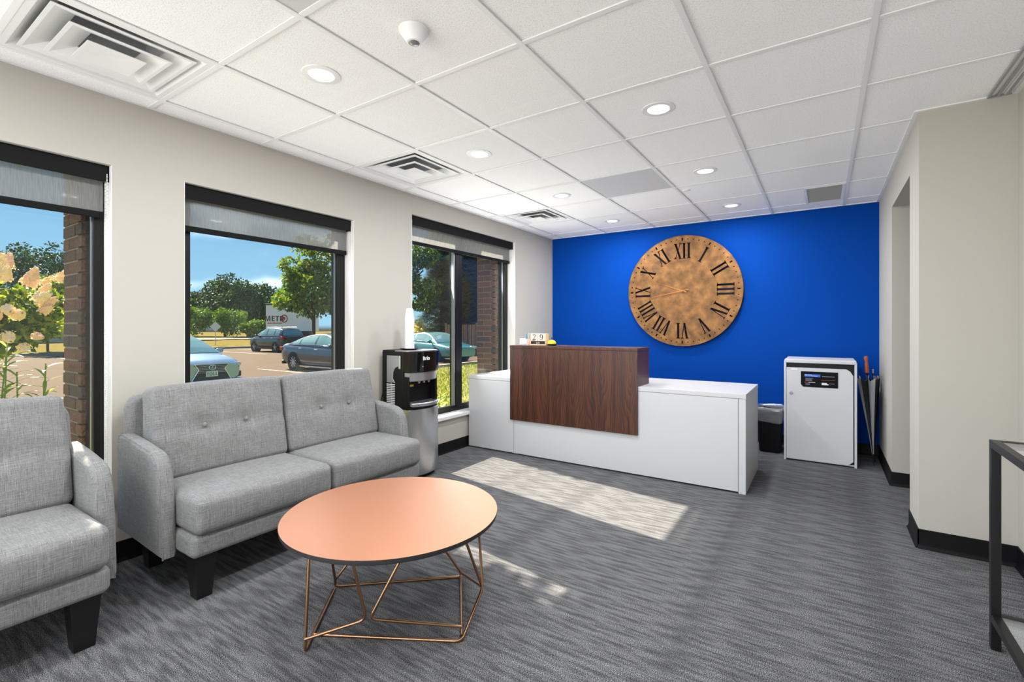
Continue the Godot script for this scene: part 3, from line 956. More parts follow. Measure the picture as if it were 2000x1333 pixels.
	put("base", MB.new().lathe([Vector2(0, 0), Vector2(0.043, 0), Vector2(0.043, 0.012), Vector2(0.040, 0.016), Vector2(0, 0.016)], 28).mesh(), M.black_plastic, bell)
	put("dome", MB.new().lathe([Vector2(0.040, 0.018), Vector2(0.039, 0.030), Vector2(0.032, 0.043), Vector2(0.018, 0.051), Vector2(0.0, 0.053)], 28).mesh(), mat(rgb(246, 208, 20), 0.22), bell)
	put("plunger", MB.new().cyl(V(0, 0.052, 0), V(0, 0.068, 0), 0.003, 0.003, 10).ball(V(0, 0.070, 0), V(0.007, 0.004, 0.007)).mesh(), M.black_plastic, bell)

# ---------------------------------------------------------------- sofa and armchair
func build_seating() -> void:
	seat("loveseat", "grey linen two seat sofa with buttoned back cushions under the window", "sofa", 2, 0.755, -1.64)
	seat("armchair", "grey linen armchair with one wide seat cushion beside the sofa", "armchair", 1, 0.4125, -0.3225)

func seat(called: String, label: String, category: String, n: int, half: float, zc: float) -> void:
	var o := thing(called, label, category, V(0, 0, zc))
	var arm := 0.066
	var inner := half - arm
	put("base", MB.new().rspan(V(0.10, 0.198, -inner - 0.004), V(0.748, 0.300, inner + 0.004), 0.028, 3).mesh(50), M.linen, o)
	var wide := 2.0 * inner / n
	for k in n:
		var c := -inner + wide * (k + 0.5)
		var m := MB.new().rbox(Vector3.ZERO, V(0.545, 0.165, wide - 0.006), 0.036, 3, 8)
		m.deform(func(p: Vector3) -> Vector3:
			var u := clampf(1.0 - pow(p.x / 0.27, 2), 0, 1) * clampf(1.0 - pow(p.z / (wide * 0.5), 2), 0, 1)
			p.y += (0.012 if p.y > 0 else 0.0) * u
			if p.x > 0.15: p.x += 0.012 * clampf(1.0 - pow(p.z / (wide * 0.5), 2), 0, 1) * clampf(1.0 - pow(p.y / 0.08, 2), 0, 1)
			return p)
		put("seat_cushion", m.mesh(60), M.linen, o, V(0.497, 0.381, c))
	# upholstered back frame, leaning a little
	var bf := MB.new().rbox(Vector3.ZERO, V(0.088, 0.68, half * 2 - 0.042), 0.036, 3, 10)
	bf.deform(func(p: Vector3) -> Vector3:
		var e := absf(p.z) - (half - 0.021 - 0.09)
		if p.y > 0.2 and e > 0: p.y -= 0.055 * pow(e / 0.09, 2)
		p.z *= 1.0 - 0.018 * smoothstep(-0.1, 0.34, p.y)
		return p)
	var fr := put("back_frame", bf.mesh(60), M.linen, o, V(0.112, 0.545, 0))
	fr.rotation.z = deg_to_rad(6.0)
	for k in n:
		var c := -inner + wide * (k + 0.5)
		var m := MB.new().rbox(Vector3.ZERO, V(0.145, 0.470, wide - 0.010), 0.034, 3, 14)
		var tufts := [-0.107, 0.107]
		m.deform(func(p: Vector3) -> Vector3:
			var u := clampf(1.0 - pow(p.y / 0.235, 2), 0, 1) * clampf(1.0 - pow(p.z / (wide * 0.5), 2), 0, 1)
			if p.x > 0.0:
				p.x += 0.018 * u
				for z: float in tufts:
					var q := Vector2(p.y - 0.012, p.z - z)
					p.x -= 0.026 * exp(-q.length_squared() / 0.0028)
				p.x -= 0.008 * exp(-pow((p.y - 0.012) / 0.020, 2)) * (1.0 if n == 1 or k == 1 else 0.5)
			var outer := (p.z > 0 and k == n - 1) or (p.z < 0 and k == 0)
			if outer: p.z *= 1.0 - 0.035 * smoothstep(-0.05, 0.235, p.y)
			if p.y > 0.2: p.y += 0.008 * clampf(1.0 - pow(p.z / (wide * 0.5), 2), 0, 1)
			return p)
		var cu := put("back_cushion", m.mesh(70), M.linen, o, V(0.243, 0.676, c))
		cu.rotation.z = deg_to_rad(11.0)
		for z: float in tufts:
			put("button", MB.new().ball(V(0.074, 0.012, z), V(0.006, 0.0115, 0.0115), 14, 8).mesh(80), M.linen, cu)
	var prof := PackedVector2Array([Vector2(0.085, 0.21), Vector2(0.60, 0.188), Vector2(0.598, 0.25), Vector2(0.585, 0.42), Vector2(0.568, 0.535), Vector2(0.548, 0.592), Vector2(0.520, 0.626), Vector2(0.478, 0.645), Vector2(0.36, 0.662), Vector2(0.20, 0.679), Vector2(0.13, 0.683), Vector2(0.10, 0.676), Vector2(0.088, 0.655)])
	for s: float in [-1.0, 1.0]:
		var a := MB.new().prism(prof, -arm / 2, arm / 2, 0.014)
		var ao := put("arm", a.mesh(48), M.linen, o, V(0, 0, s * (half - arm / 2)))
		var pipe := []
		for k in range(1, prof.size()): pipe.append(V(prof[k].x, prof[k].y, 0.0) + V(-0.004, -0.004, s * (arm / 2 - 0.010)))
		put("piping", MB.new().tube(pipe, 0.004, 6).mesh(80), M.linen, ao)
	var lg := MB.new()
	var h := 0.202
	lg.grid(func(u: float, v: float) -> Vector3:
		var c4 := [Vector2(-1, -1), Vector2(1, -1), Vector2(1, 1), Vector2(-1, 1), Vector2(-1, -1)]
		var k := mini(int(u * 4), 3)
		var e: Vector2 = (c4[k] as Vector2).lerp(c4[k + 1], u * 4 - k)
		var r := lerpf(0.031, 0.046, v)
		return V(e.x * r, v * h, -e.y * r), 4, 1)
	lg.quad(V(-0.031, 0, -0.031), V(0.031, 0, -0.031), V(0.031, 0, 0.031), V(-0.031, 0, 0.031))
	var leg := lg.mesh()
	for x: float in [0.16, 0.672]:
		for s: float in [-1.0, 1.0]:
			put("leg", leg, M.black_wood, o, V(x, 0, s * (inner - 0.065)))

# ---------------------------------------------------------------- coffee table
func build_coffee_table() -> void:
	var cx := 1.464
	var cz := -1.431
	var o := thing("coffee_table", "round copper topped coffee table on an open geometric wire base", "coffee table", V(cx, 0, cz))
	var R := 0.449
	var top := MB.new()
	var n := 96
	for i in n:
		var a := TAU * i / n; var b := TAU * (i + 1) / n
		top.tri(V(0, 0.4205, 0), V(cos(b) * R, 0.4205, sin(b) * R), V(cos(a) * R, 0.4205, sin(a) * R))
	var y1 := 0.4205
	put("top_sheet", top.mesh(35, true), M.copper, o)
	put("table_board", MB.new().lathe([Vector2(0, 0.398), Vector2(R - 0.010, 0.398), Vector2(R - 0.001, 0.404), Vector2(R + 0.0005, 0.416), Vector2(R, y1 - 0.0003), Vector2(0, y1 - 0.0005)], 96).mesh(), M.table_edge, o)
	# bent wire base: points in room coordinates
	var w := 0.0060
	var L := V(1.412, w, -1.047); var Rf := V(1.861, w, -1.411); var S := V(1.556, w, -1.775); var Q := V(1.123, w, -1.389)
	var Pj := V(1.604, 0.125, -1.176); var Pk := V(1.820, 0.115, -1.597)
	var yt := 0.395
	var wires := [
		[V(1.36, yt, -1.10), L + V(0, 0.02, 0.0), L, Q + (L - Q) * 0.06 + V(0, 0.0, 0)],
		[V(1.255, yt, -1.245), Q + V(0, 0.02, 0), Q, S + V(0, 0.0, 0)],
		[V(1.40, yt, -1.60), S + V(0, 0.02, 0), S, Rf + (S - Rf) * 0.07],
		[L + (Q - L) * 0.22 + V(0.0, 0, 0), Rf, Pk + V(0.004, 0, 0.004), V(1.70, yt, -1.72)],
		[L + V(0, 0.045, 0), Pj + V(-0.004, 0, 0.004), V(1.56, yt, -1.13)],
		[Rf + V(-0.006, 0.05, -0.008), Pj + V(0.006, 0, -0.004), V(1.70, yt, -1.30)],
		[S + V(0, 0.02, 0), Pk + V(-0.004, 0, -0.004), V(1.76, yt, -1.52)],
		[Q + V(0, 0.03, 0), V(1.30, yt, -1.62)],
	]
	for k: Array in wires:
		var pts := []
		for i in k.size():
			var p: Vector3 = k[i] - V(cx, 0, cz)
			if i == 0 or i == k.size() - 1: pts.append(p)
			else:
				var a: Vector3 = p + ((k[i - 1] - k[i]) as Vector3).normalized() * minf(0.026, (k[i - 1] - k[i]).length() * 0.45)
				var b: Vector3 = p + ((k[i + 1] - k[i]) as Vector3).normalized() * minf(0.026, (k[i + 1] - k[i]).length() * 0.45)
				for t in 5:
					var f := t / 4.0
					pts.append(a.lerp(p, f).lerp(p.lerp(b, f), f))
		put("wire_leg", MB.new().tube(pts, w, 10).mesh(60), M.rose_wire, o)

# ---------------------------------------------------------------- water cooler with cups
func build_water_cooler() -> void:
	var o := thing("water_cooler", "black and stainless bottleless water cooler standing between the sofa and the far window", "water cooler", V(0, 0, -2.81))
	var hz := 0.168
	var front := func(x0: float, x1: float, bulge: float, w: float) -> PackedVector2Array:
		var p := PackedVector2Array([Vector2(x0, -w), Vector2(x0, w)])
		for i in 13:
			var t := lerpf(1.0, -1.0, i / 12.0)
			p.append(Vector2(x1 + bulge * (1.0 - t * t), w * t))
		return p
	put("body", MB.new().rspan(V(0.012, 0.012, -hz), V(0.255, 1.022, hz), 0.012, 2).mesh(), M.black_plastic, o)
	put("kick_plate", MB.new().vprism(front.call(0.20, 0.285, 0.03, hz - 0.008), 0.0, 0.035).mesh(), M.black_plastic, o)
	put("door", MB.new().vprism(front.call(0.24, 0.318, 0.040, hz + 0.001), 0.036, 0.560, 0.003).mesh(30), M.steel, o)
	put("door_cap", MB.new().vprism(front.call(0.24, 0.312, 0.036, hz - 0.004), 0.560, 0.582).mesh(30), M.black_plastic, o)
	# dispensing alcove: side cheeks, back, ceiling
	put("alcove", MB.new().vprism(front.call(0.24, 0.258, 0.004, hz - 0.004), 0.58, 0.80).mesh(), M.black_plastic, o)
	for s: float in [-1.0, 1.0]:
		put("cheek", MB.new().rspan(V(0.24, 0.58, s * (hz - 0.012) - 0.010), V(0.312, 0.82, s * (hz - 0.012) + 0.010), 0.006, 2).mesh(), M.black_plastic, o)
	put("head", MB.new().vprism(front.call(0.24, 0.322, 0.034, hz), 0.855, 1.018, 0.004).mesh(30), M.black_gloss, o)
	put("chin", MB.new().vprism(front.call(0.24, 0.314, 0.032, hz - 0.014), 0.782, 0.856, 0.006).mesh(30), M.silver, o)
	put("top_plate", MB.new().vprism(front.call(0.16, 0.318, 0.03, hz - 0.004), 1.018, 1.026, 0.002).mesh(30), M.silver, o)
	put("top_cover", MB.new().rspan(V(0.016, 1.020, -hz + 0.004), V(0.16, 1.028, hz - 0.004), 0.003).mesh(), M.black_plastic, o)
	for k in 3:
		put("spout", MB.new().cyl(V(0.318, 0.764, -0.055 + 0.055 * k), V(0.318, 0.784, -0.055 + 0.055 * k), 0.009, 0.012, 14).mesh(), M.silver, o)
	var tr := put("drip_tray", MB.new().vprism(front.call(0.25, 0.335, 0.048, hz - 0.016), 0.583, 0.612, 0.005).mesh(30), M.silver, o)
	for k in 5: put("tray_slot", MB.new().rspan(V(0.285, 0.6121, -0.10 + 0.046 * k), V(0.352, 0.6129, -0.084 + 0.046 * k), 0.0003).mesh(), M.black_plastic, tr)
	put("sticker", MB.new().rspan(V(0.2605, 0.735, 0.060), V(0.2625, 0.752, 0.100), 0.0006).mesh(), mat(rgb(238, 208, 30), 0.5), o)
	text(o, "brand_lettering", "Brio", 0.029, Transform3D(Basis(Vector3.UP, PI / 2), V(0.3568, 0.962, 0.012)), M.white_plastic, false, 700)
	for k in 3: put("touch_icon", MB.new().ball(V(0.3555 - 0.002 * absf(k - 1.3), 0.898, 0.046 - 0.036 * k), V(0.0008, 0.004, 0.004), 8, 6).mesh(), M.white_plastic, o)
	# brushed side panel with two columns of louvers, on the side that faces the sofa
	var poly := PackedVector2Array([Vector2(0.075, 0.768), Vector2(0.075, 0.985), Vector2(0.205, 0.985), Vector2(0.205, 0.900), Vector2(0.170, 0.885), Vector2(0.150, 0.850), Vector2(0.145, 0.80), Vector2(0.160, 0.775), Vector2(0.166, 0.768)])
	put("side_panel", MB.new().prism(poly, hz - 0.004, hz + 0.005, 0.0015).mesh(), M.silver, o)
	put("side_panel", MB.new().rspan(V(0.075, 0.36, hz - 0.004), V(0.172, 0.576, hz + 0.005), 0.0015).mesh(), M.silver, o)
	put("side_stile", MB.new().rspan(V(0.121, 0.577, hz - 0.004), V(0.129, 0.767, hz + 0.005), 0.0015).mesh(), M.silver, o)
	put("side_handle", MB.new().rspan(V(0.205, 0.88, hz - 0.004), V(0.228, 0.985, hz + 0.004), 0.004, 2).mesh(), M.steel, o)
	var sl := MB.new().rbox(Vector3.ZERO, V(0.042, 0.0075, 0.010), 0.002).mesh()
	for c in 2:
		for k in 13: put("louver", sl, M.white_plastic, o, V(0.102 + 0.046 * c, 0.586 + 0.014 * k, hz + 0.008))
	var cord := []
	for k in 15:
		var t := k / 14.0
		cord.append(V(0.012 - 0.020 * sin(t * PI * 0.5), 0.70 - 0.66 * t, 0.150 + 0.055 * sin(t * PI)))
	put("power_cord", MB.new().tube(cord, 0.0035, 8).mesh(80), M.black_plastic, o)
	# tray and the stack of cups on top
	var t := thing("cup_tray", "round brown tray with a dark rim on top of the water cooler", "tray", V(0.165, 1.0285, -2.80))
	put("dish", MB.new().lathe([Vector2(0, 0), Vector2(0.055, 0), Vector2(0.062, 0.004), Vector2(0.060, 0.007), Vector2(0, 0.007)], 32).mesh(), mat(rgb(150, 88, 46), 0.5), t)
	put("rim", MB.new().lathe([Vector2(0.062, 0.003), Vector2(0.078, 0.008), Vector2(0.078, 0.010), Vector2(0.060, 0.0075)], 32).mesh(), M.black_plastic, t)
	var cupm := MB.new().lathe([Vector2(0.0395, 0.0), Vector2(0.0412, 0.0012), Vector2(0.0395, 0.0030), Vector2(0.0385, 0.0032), Vector2(0.0270, 0.092), Vector2(0.0255, 0.093), Vector2(0.0, 0.091)], 24).mesh(40)
	var paper := mat(rgb(226, 226, 230), 0.6)
	for k in 29:
		one("paper_cup", cupm, paper, "white paper cup in the tall upside down stack on the water cooler", "cup", "stacked paper cups", V(0.165, 1.0362 + 0.0085 * k, -2.80))

# ---------------------------------------------------------------- clock
func build_clock() -> void:
	var R := 0.628
	var o := thing("wall_clock", "large round copper coloured wall clock with cut out roman numerals on the blue wall", "clock", V(1.678, 1.627, BACK))
	var face := CSGCombiner3D.new()
	face.name = "face"
	var disc := CSGCylinder3D.new()
	disc.radius = R; disc.height = 0.004; disc.sides = 128
	disc.rotation.x = PI / 2
	disc.position.z = 0.044
	face.add_child(disc)
	var cut := func(poly: PackedVector2Array, turn: float) -> void:
		var c := CSGPolygon3D.new()
		var q := PackedVector2Array()
		for p in poly: q.append(p.rotated(turn))
		c.polygon = q
		c.depth = 0.02
		c.position.z = 0.056
		c.operation = CSGShape3D.OPERATION_SUBTRACTION
		face.add_child(c)
	var stroke := func(a: Vector2, b: Vector2, w: float) -> PackedVector2Array:   # upright stroke with level ends
		return PackedVector2Array([a + Vector2(-w / 2, 0), a + Vector2(w / 2, 0), b + Vector2(w / 2, 0), b + Vector2(-w / 2, 0)])
	var names := ["XII", "I", "II", "III", "IV", "V", "VI", "VII", "VIII", "IX", "X", "XI"]
	var h := 0.178
	for k in 12:
		var word: String = names[k]
		var wide := 0.0
		for ch in word: wide += {"I": 0.050, "V": 0.092, "X": 0.090}[ch]
		var sq := minf(1.0, 0.215 / wide)
		var x := -wide / 2
		var turn := -TAU * k / 12.0
		var y0 := R * 0.865 - h
		var y1 := R * 0.865
		for ch in word:
			var cw: float = {"I": 0.050, "V": 0.092, "X": 0.090}[ch]
			var c := (x + cw / 2) * sq
			var hw := cw * sq * 0.5
			if ch == "I":
				cut.call(stroke.call(Vector2(c, y0), Vector2(c, y1), 0.023 * sq), turn)
				for y: float in [y0, y1 - 0.009]: cut.call(PackedVector2Array([Vector2(c - hw * 0.85, y), Vector2(c + hw * 0.85, y), Vector2(c + hw * 0.85, y + 0.009), Vector2(c - hw * 0.85, y + 0.009)]), turn)
			elif ch == "V":
				cut.call(stroke.call(Vector2(c + 0.004, y0), Vector2(c - hw * 0.55, y1), 0.023 * sq), turn)
				cut.call(stroke.call(Vector2(c + 0.006, y0), Vector2(c + hw * 0.6, y1), 0.009), turn)
				for s: float in [-0.58, 0.60]: cut.call(PackedVector2Array([Vector2(c + hw * s - 0.016, y1 - 0.009), Vector2(c + hw * s + 0.016, y1 - 0.009), Vector2(c + hw * s + 0.016, y1), Vector2(c + hw * s - 0.016, y1)]), turn)
			else:
				cut.call(stroke.call(Vector2(c + hw * 0.62, y0), Vector2(c - hw * 0.62, y1), 0.023 * sq), turn)
				cut.call(stroke.call(Vector2(c - hw * 0.62, y0), Vector2(c + hw * 0.62, y1), 0.009), turn)
				for s: float in [-0.62, 0.62]:
					for y: float in [y0, y1 - 0.009]: cut.call(PackedVector2Array([Vector2(c + hw * s - 0.015, y), Vector2(c + hw * s + 0.015, y), Vector2(c + hw * s + 0.015, y + 0.009), Vector2(c + hw * s - 0.015, y + 0.009)]), turn)
			x += cw
	for k in 60:
		var big := k % 5 == 0
		var a := R * (0.908 if big else 0.922)
		var b := R * (0.958 if big else 0.946)
		var w := 0.015 if big else 0.010
		cut.call(PackedVector2Array([Vector2(-w / 2, a), Vector2(w / 2, a), Vector2(w / 2, b), Vector2(-w / 2, b)]), -TAU * k / 60.0)
	face.material_override = M.brass
	o.add_child(face)
	put("rim", MB.new().lathe([Vector2(R - 0.002, 0.001), Vector2(R + 0.002, 0.001), Vector2(R + 0.003, 0.046), Vector2(R - 0.001, 0.0475), Vector2(R - 0.004, 0.0462)], 128).deform(func(p: Vector3): return V(p.x, -p.z, p.y)).mesh(), M.brass, o)
	put("backing", MB.new().cyl(V(0, 0, 0.002), V(0, 0, 0.012), R - 0.004, R - 0.004, 64).mesh(), mat(rgb(14, 15, 30), 0.9), o)  # dark navy disc added; its colour stands for shade behind the cut-outs
	put("spacer", MB.new().cyl(V(0, 0, 0.012), V(0, 0, 0.041), 0.05, 0.05, 24).mesh(), M.black_plastic, o)
	var hand := func(called: String, ang: float, l: float, tail: float, w: float, z: float) -> void:
		var m := MB.new().prism(PackedVector2Array([Vector2(-w, -tail), Vector2(w, -tail), Vector2(w * 1.3, 0), Vector2(w * 0.2, l), Vector2(-w * 0.2, l), Vector2(-w * 1.3, 0)]), z, z + 0.002)
		var x := put(called, m.mesh(), M.rose_hand, o)
		x.rotation.z = -ang
	M.rose_hand = mat(rgb(168, 108, 66), 0.35, 0.8)
	hand.call("minute_hand", TAU * 43.2 / 60.0, 0.49, 0.07, 0.005, 0.058)
	hand.call("hour_hand", TAU * 9.66 / 12.0, 0.33, 0.05, 0.005, 0.053)
	put("hub", MB.new().cyl(V(0, 0, 0.046), V(0, 0, 0.064), 0.014, 0.012, 20).mesh(), M.rose_hand, o)

# ---------------------------------------------------------------- corner: document cabinet, bin, umbrellas
func build_corner() -> void:
	var zf := -5.012
	var x0 := 2.716; var x1 := 3.260; var top := 0.920
	var o := thing("document_cabinet", "light grey locked document disposal cabinet against the blue wall", "cabinet", V(0, 0, 0))
	var shell := mat(rgb(208, 208, 210), 0.45)
	var bx := MB.new()
	bx.rspan(V(x0, 0.0, -5.50), V(x0 + 0.018, top - 0.016, zf), 0.0015)
	bx.rspan(V(x1 - 0.018, 0.0, -5.50), V(x1, top - 0.016, zf), 0.0015)
	bx.span(V(x0 + 0.018, 0.0, -5.50), V(x1 - 0.018, top - 0.02, -5.488))
	bx.span(V(x0 + 0.018, 0.008, -5.488), V(x1 - 0.018, 0.02, zf - 0.02))
	put("body", bx.mesh(), shell, o)
	put("top_board", MB.new().rspan(V(x0 + 0.004, top - 0.032, -5.50), V(x1 - 0.004, top, zf + 0.004), 0.006, 2).mesh(), shell, o)
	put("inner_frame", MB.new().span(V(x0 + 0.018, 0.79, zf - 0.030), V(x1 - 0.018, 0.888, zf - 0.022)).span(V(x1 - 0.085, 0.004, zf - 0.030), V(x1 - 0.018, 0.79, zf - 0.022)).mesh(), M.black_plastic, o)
	var dx0 := x0 + 0.020; var dx1 := x1 - 0.026; var dy := 0.846
	var dp := PackedVector2Array([Vector2(dx0, 0.014), Vector2(dx1 - 0.04, 0.014), Vector2(dx1, 0.05), Vector2(dx1, dy - 0.055), Vector2(dx1 - 0.022, dy - 0.018), Vector2(dx1 - 0.05, dy), Vector2(dx0, dy)])
	var door := put("door", MB.new().prism(dp, zf - 0.020, zf - 0.002, 0.0015).mesh(), shell, o)
	put("lock", MB.new().cyl(V(2.772, 0.612, zf - 0.002), V(2.772, 0.612, zf + 0.003), 0.015, 0.014, 24).cyl(V(2.772, 0.612, zf + 0.003), V(2.772, 0.612, zf + 0.008), 0.009, 0.008, 20).mesh(), M.chrome, door)
	put("finger_pull", MB.new().rspan(V(2.772, 0.822, zf - 0.002), V(2.822, 0.836, zf + 0.0005), 0.001).mesh(), M.white_plastic, door)
	# notice plate with its print
	var sign_ := put("notice_plate", MB.new().prism(PackedVector2Array([Vector2(2.866, 0.676), Vector2(3.126, 0.676), Vector2(3.126, 0.815), Vector2(2.848, 0.815), Vector2(2.848, 0.698)]), zf - 0.0021, zf + 0.001).mesh(), mat(rgb(10, 10, 12), 0.5, 0.0, 0.25), door)
	var zt := zf + 0.0011
	var white := mat(rgb(230, 232, 236), 0.5)
	var grey := mat(rgb(122, 126, 134), 0.5)
	put("blue_banner", MB.new().span(V(2.876, 0.768, zt), V(2.996, 0.791, zt + 0.0003)).mesh(), mat(rgb(26, 104, 214), 0.5), sign_)
	var print := func(words: String, x: float, y: float, hh: float, mm: Material) -> void:
		var t := text(sign_, "lettering", words, hh, Transform3D(Basis(), V(x, y, zt + 0.0005)), mm, false, 600, 0.0004)
		(t.mesh as TextMesh).horizontal_alignment = HORIZONTAL_ALIGNMENT_LEFT
	print.call("Shred-it", 2.879, 0.783, 0.010, white)
	for k in 4: put("print_line", MB.new().span(V(2.884, 0.752 - 0.0075 * k, zt), V(2.884 + [0.058, 0.046, 0.050, 0.052][k], 0.7555 - 0.0075 * k, zt + 0.0003)).mesh(), grey, sign_)
	put("print_line", MB.new().span(V(2.932, 0.775, zt + 0.0003), V(2.975, 0.778, zt + 0.0006)).mesh(), white, sign_)
	put("red_print", MB.new().span(V(2.876, 0.716, zt), V(2.905, 0.7205, zt + 0.0003)).mesh(), mat(rgb(196, 50, 40), 0.5), sign_)
	put("print_line", MB.new().span(V(2.907, 0.716, zt), V(2.958, 0.7205, zt + 0.0003)).mesh(), white, sign_)
	for k in 2: put("print_line", MB.new().span(V(2.884, 0.703 - 0.008 * k, zt), V(2.918, 0.7065 - 0.008 * k, zt + 0.0003)).mesh(), grey, sign_)
	put("print_line", MB.new().span(V(3.008, 0.772, zt), V(3.100, 0.778, zt + 0.0003)).mesh(), grey, sign_)
	put("orange_rule", MB.new().span(V(3.004, 0.742, zt), V(3.104, 0.744, zt + 0.0003)).mesh(), mat(rgb(186, 98, 40), 0.5), sign_)
	put("truck_print", MB.new().span(V(3.006, 0.700, zt), V(3.044, 0.719, zt + 0.0003)).span(V(3.045, 0.700, zt), V(3.056, 0.710, zt + 0.0003)).mesh(), white, sign_)
	put("print_line", MB.new().span(V(3.062, 0.711, zt), V(3.102, 0.716, zt + 0.0003)).mesh(), grey, sign_)
	# waste bin with a clear liner
	var b := thing("waste_bin", "black plastic waste bin with a clear liner beside the grey cabinet", "bin", V(2.582, 0, -5.31))
	var rect := func(w: float, d: float) -> PackedVector2Array:
		var p := PackedVector2Array()
		for k in 4:
			for j in 4:
				var a := PI / 2 * (k + j / 3.0)
				p.append(Vector2((w / 2 - 0.03) * signf(cos(PI / 2 * (k + 0.5))) + 0.03 * cos(a), (d / 2 - 0.03) * signf(sin(PI / 2 * (k + 0.5))) + 0.03 * sin(a)))
		return p
	var loft := func(rows: Array) -> MB:
		var m := MB.new()
		for i in rows.size() - 1:
			var p: PackedVector2Array = rect.call(rows[i][0], rows[i][1])
			var q: PackedVector2Array = rect.call(rows[i + 1][0], rows[i + 1][1])
			for k in p.size():
				var j := (k + 1) % p.size()
				m.quad(V(p[j].x, rows[i][2], p[j].y), V(p[k].x, rows[i][2], p[k].y), V(q[k].x, rows[i + 1][2], q[k].y), V(q[j].x, rows[i + 1][2], q[j].y))
		return m
	put("bucket", (loft.call([[0.0601, 0.0601, 0.003], [0.17, 0.23, 0.0], [0.18, 0.24, 0.01], [0.215, 0.30, 0.395], [0.222, 0.308, 0.40], [0.222, 0.308, 0.412], [0.208, 0.292, 0.412], [0.165, 0.22, 0.015], [0.0601, 0.0601, 0.015]]) as MB).mesh(50), M.black_plastic, b)
	var film := mat(Color(0.9, 0.92, 0.94, 0.16), 0.12)
	film.transparency = BaseMaterial3D.TRANSPARENCY_ALPHA
	film.metallic_specular = 0.8
	var ln: MB = loft.call([[0.215, 0.300, 0.300], [0.226, 0.312, 0.315], [0.230, 0.318, 0.36], [0.228, 0.314, 0.400], [0.232, 0.318, 0.425], [0.222, 0.306, 0.436], [0.204, 0.288, 0.418], [0.190, 0.27, 0.30]])
	var wr := FastNoiseLite.new()
	wr.seed = 12; wr.frequency = 9.0
	ln.deform(func(p: Vector3) -> Vector3:
		var k := wr.get_noise_3dv(p * 1.5) * 0.014 + wr.get_noise_3dv(p * 4.0 + V(5, 0, 0)) * 0.009
		var out := V(p.x, 0, p.z).normalized()
		return p + out * absf(k) + V(0, k * 1.2, 0))
	put("liner", ln.mesh(50), film, b)
	# folded golf umbrella standing on its tip, and a black one behind it
	umbrella("umbrella", "large black and grey umbrella with an orange wooden handle leaning in the corner", V(3.388, 0.0, -5.20), V(3.334, 0.955, -5.24), 0.070, true)
	umbrella("umbrella", "slim black umbrella with a steel shaft tucked behind the grey one", V(3.405, 0.0, -5.36), V(3.395, 0.88, -5.42), 0.040, false)

func umbrella(called: String, label: String, tip: Vector3, top: Vector3, fat: float, grey: bool) -> void:
	var o := thing(called, label, "umbrella", tip)
	var axis := top - tip
	var l := axis.length()
	var w := axis / l
	var u := w.cross(V(0, 0, 1)).normalized()
	var v := w.cross(u)
	var B := Basis(u, w, -v if u.cross(w).dot(v) < 0 else v)
	var fr := Transform3D(B.orthonormalized(), Vector3.ZERO)
	put("shaft", _at(fr, MB.new().cyl(V(0, 0.0, 0), V(0, 0.10, 0), 0.0035, 0.0055, 10).cyl(V(0, 0.10, 0), V(0, l * 0.90, 0), 0.005, 0.005, 10)).mesh(), M.black_metal, o)
	if grey:
		put("handle", _at(fr, MB.new().lathe([Vector2(0.0, l - 0.150), Vector2(0.014, l - 0.148), Vector2(0.0155, l - 0.12), Vector2(0.0125, l - 0.06), Vector2(0.011, l - 0.045), Vector2(0.0165, l - 0.022), Vector2(0.0155, l - 0.006), Vector2(0.008, l), Vector2(0, l + 0.001)], 18)).mesh(), mat(rgb(158, 74, 40), 0.3), o)
		put("ferrule", _at(fr, MB.new().cyl(V(0, l - 0.165, 0), V(0, l - 0.146, 0), 0.009, 0.012, 14)).mesh(), M.black_plastic, o)
	else:
		put("handle", _at(fr, MB.new().cyl(V(0, l * 0.9, 0), V(0, l * 0.93, 0), 0.006, 0.006, 10).ball(V(0, l * 0.935, 0), V(0.008, 0.008, 0.008))).mesh(), M.chrome, o)
	var n := 8
	var cloth := [mat(rgb(22, 22, 24), 0.75), mat(rgb(150, 151, 154), 0.75)]
	var y0 := 0.10
	var y1 := l * (0.80 if grey else 0.86)
	for k in n:   # each gore is a drooping fold between two ribs
		var m := MB.new()
		var a0 := TAU * k / n
		var a1 := TAU * (k + 1) / n
		var ph := rng.randf_range(0.75, 1.2)
		m.grid(func(s: float, t: float) -> Vector3:
			var y := lerpf(y0, y1, t)
			var r := 0.008 + fat * pow(t, 1.15) * (0.55 + 0.45 * ph)
			var a := lerpf(a0, a1, s)
			var sag := 1.0 - 0.48 * sin(PI * s) * smoothstep(0.1, 0.9, t)
			return V(cos(a) * r * sag, y + 0.03 * t * cos(PI * (s - 0.5)) * -1.0, -sin(a) * r * sag), 6, 10)
		put("gore", _at(fr, m).mesh(60), cloth[1] if grey and k % 2 == 0 else cloth[0], o)
		var rp := V(cos(a0), 0, -sin(a0))
		put("rib_tip", _at(fr, MB.new().cyl(rp * (0.008 + fat * 0.98) + V(0, y1 - 0.012, 0), rp * (0.008 + fat * 1.02) + V(0, y1 + 0.016, 0), 0.002, 0.003, 6)).mesh(), M.chrome, o)

func _at(t: Transform3D, m: MB) -> MB:
	for i in m.T.size(): m.T[i] = t * m.T[i]
	return m

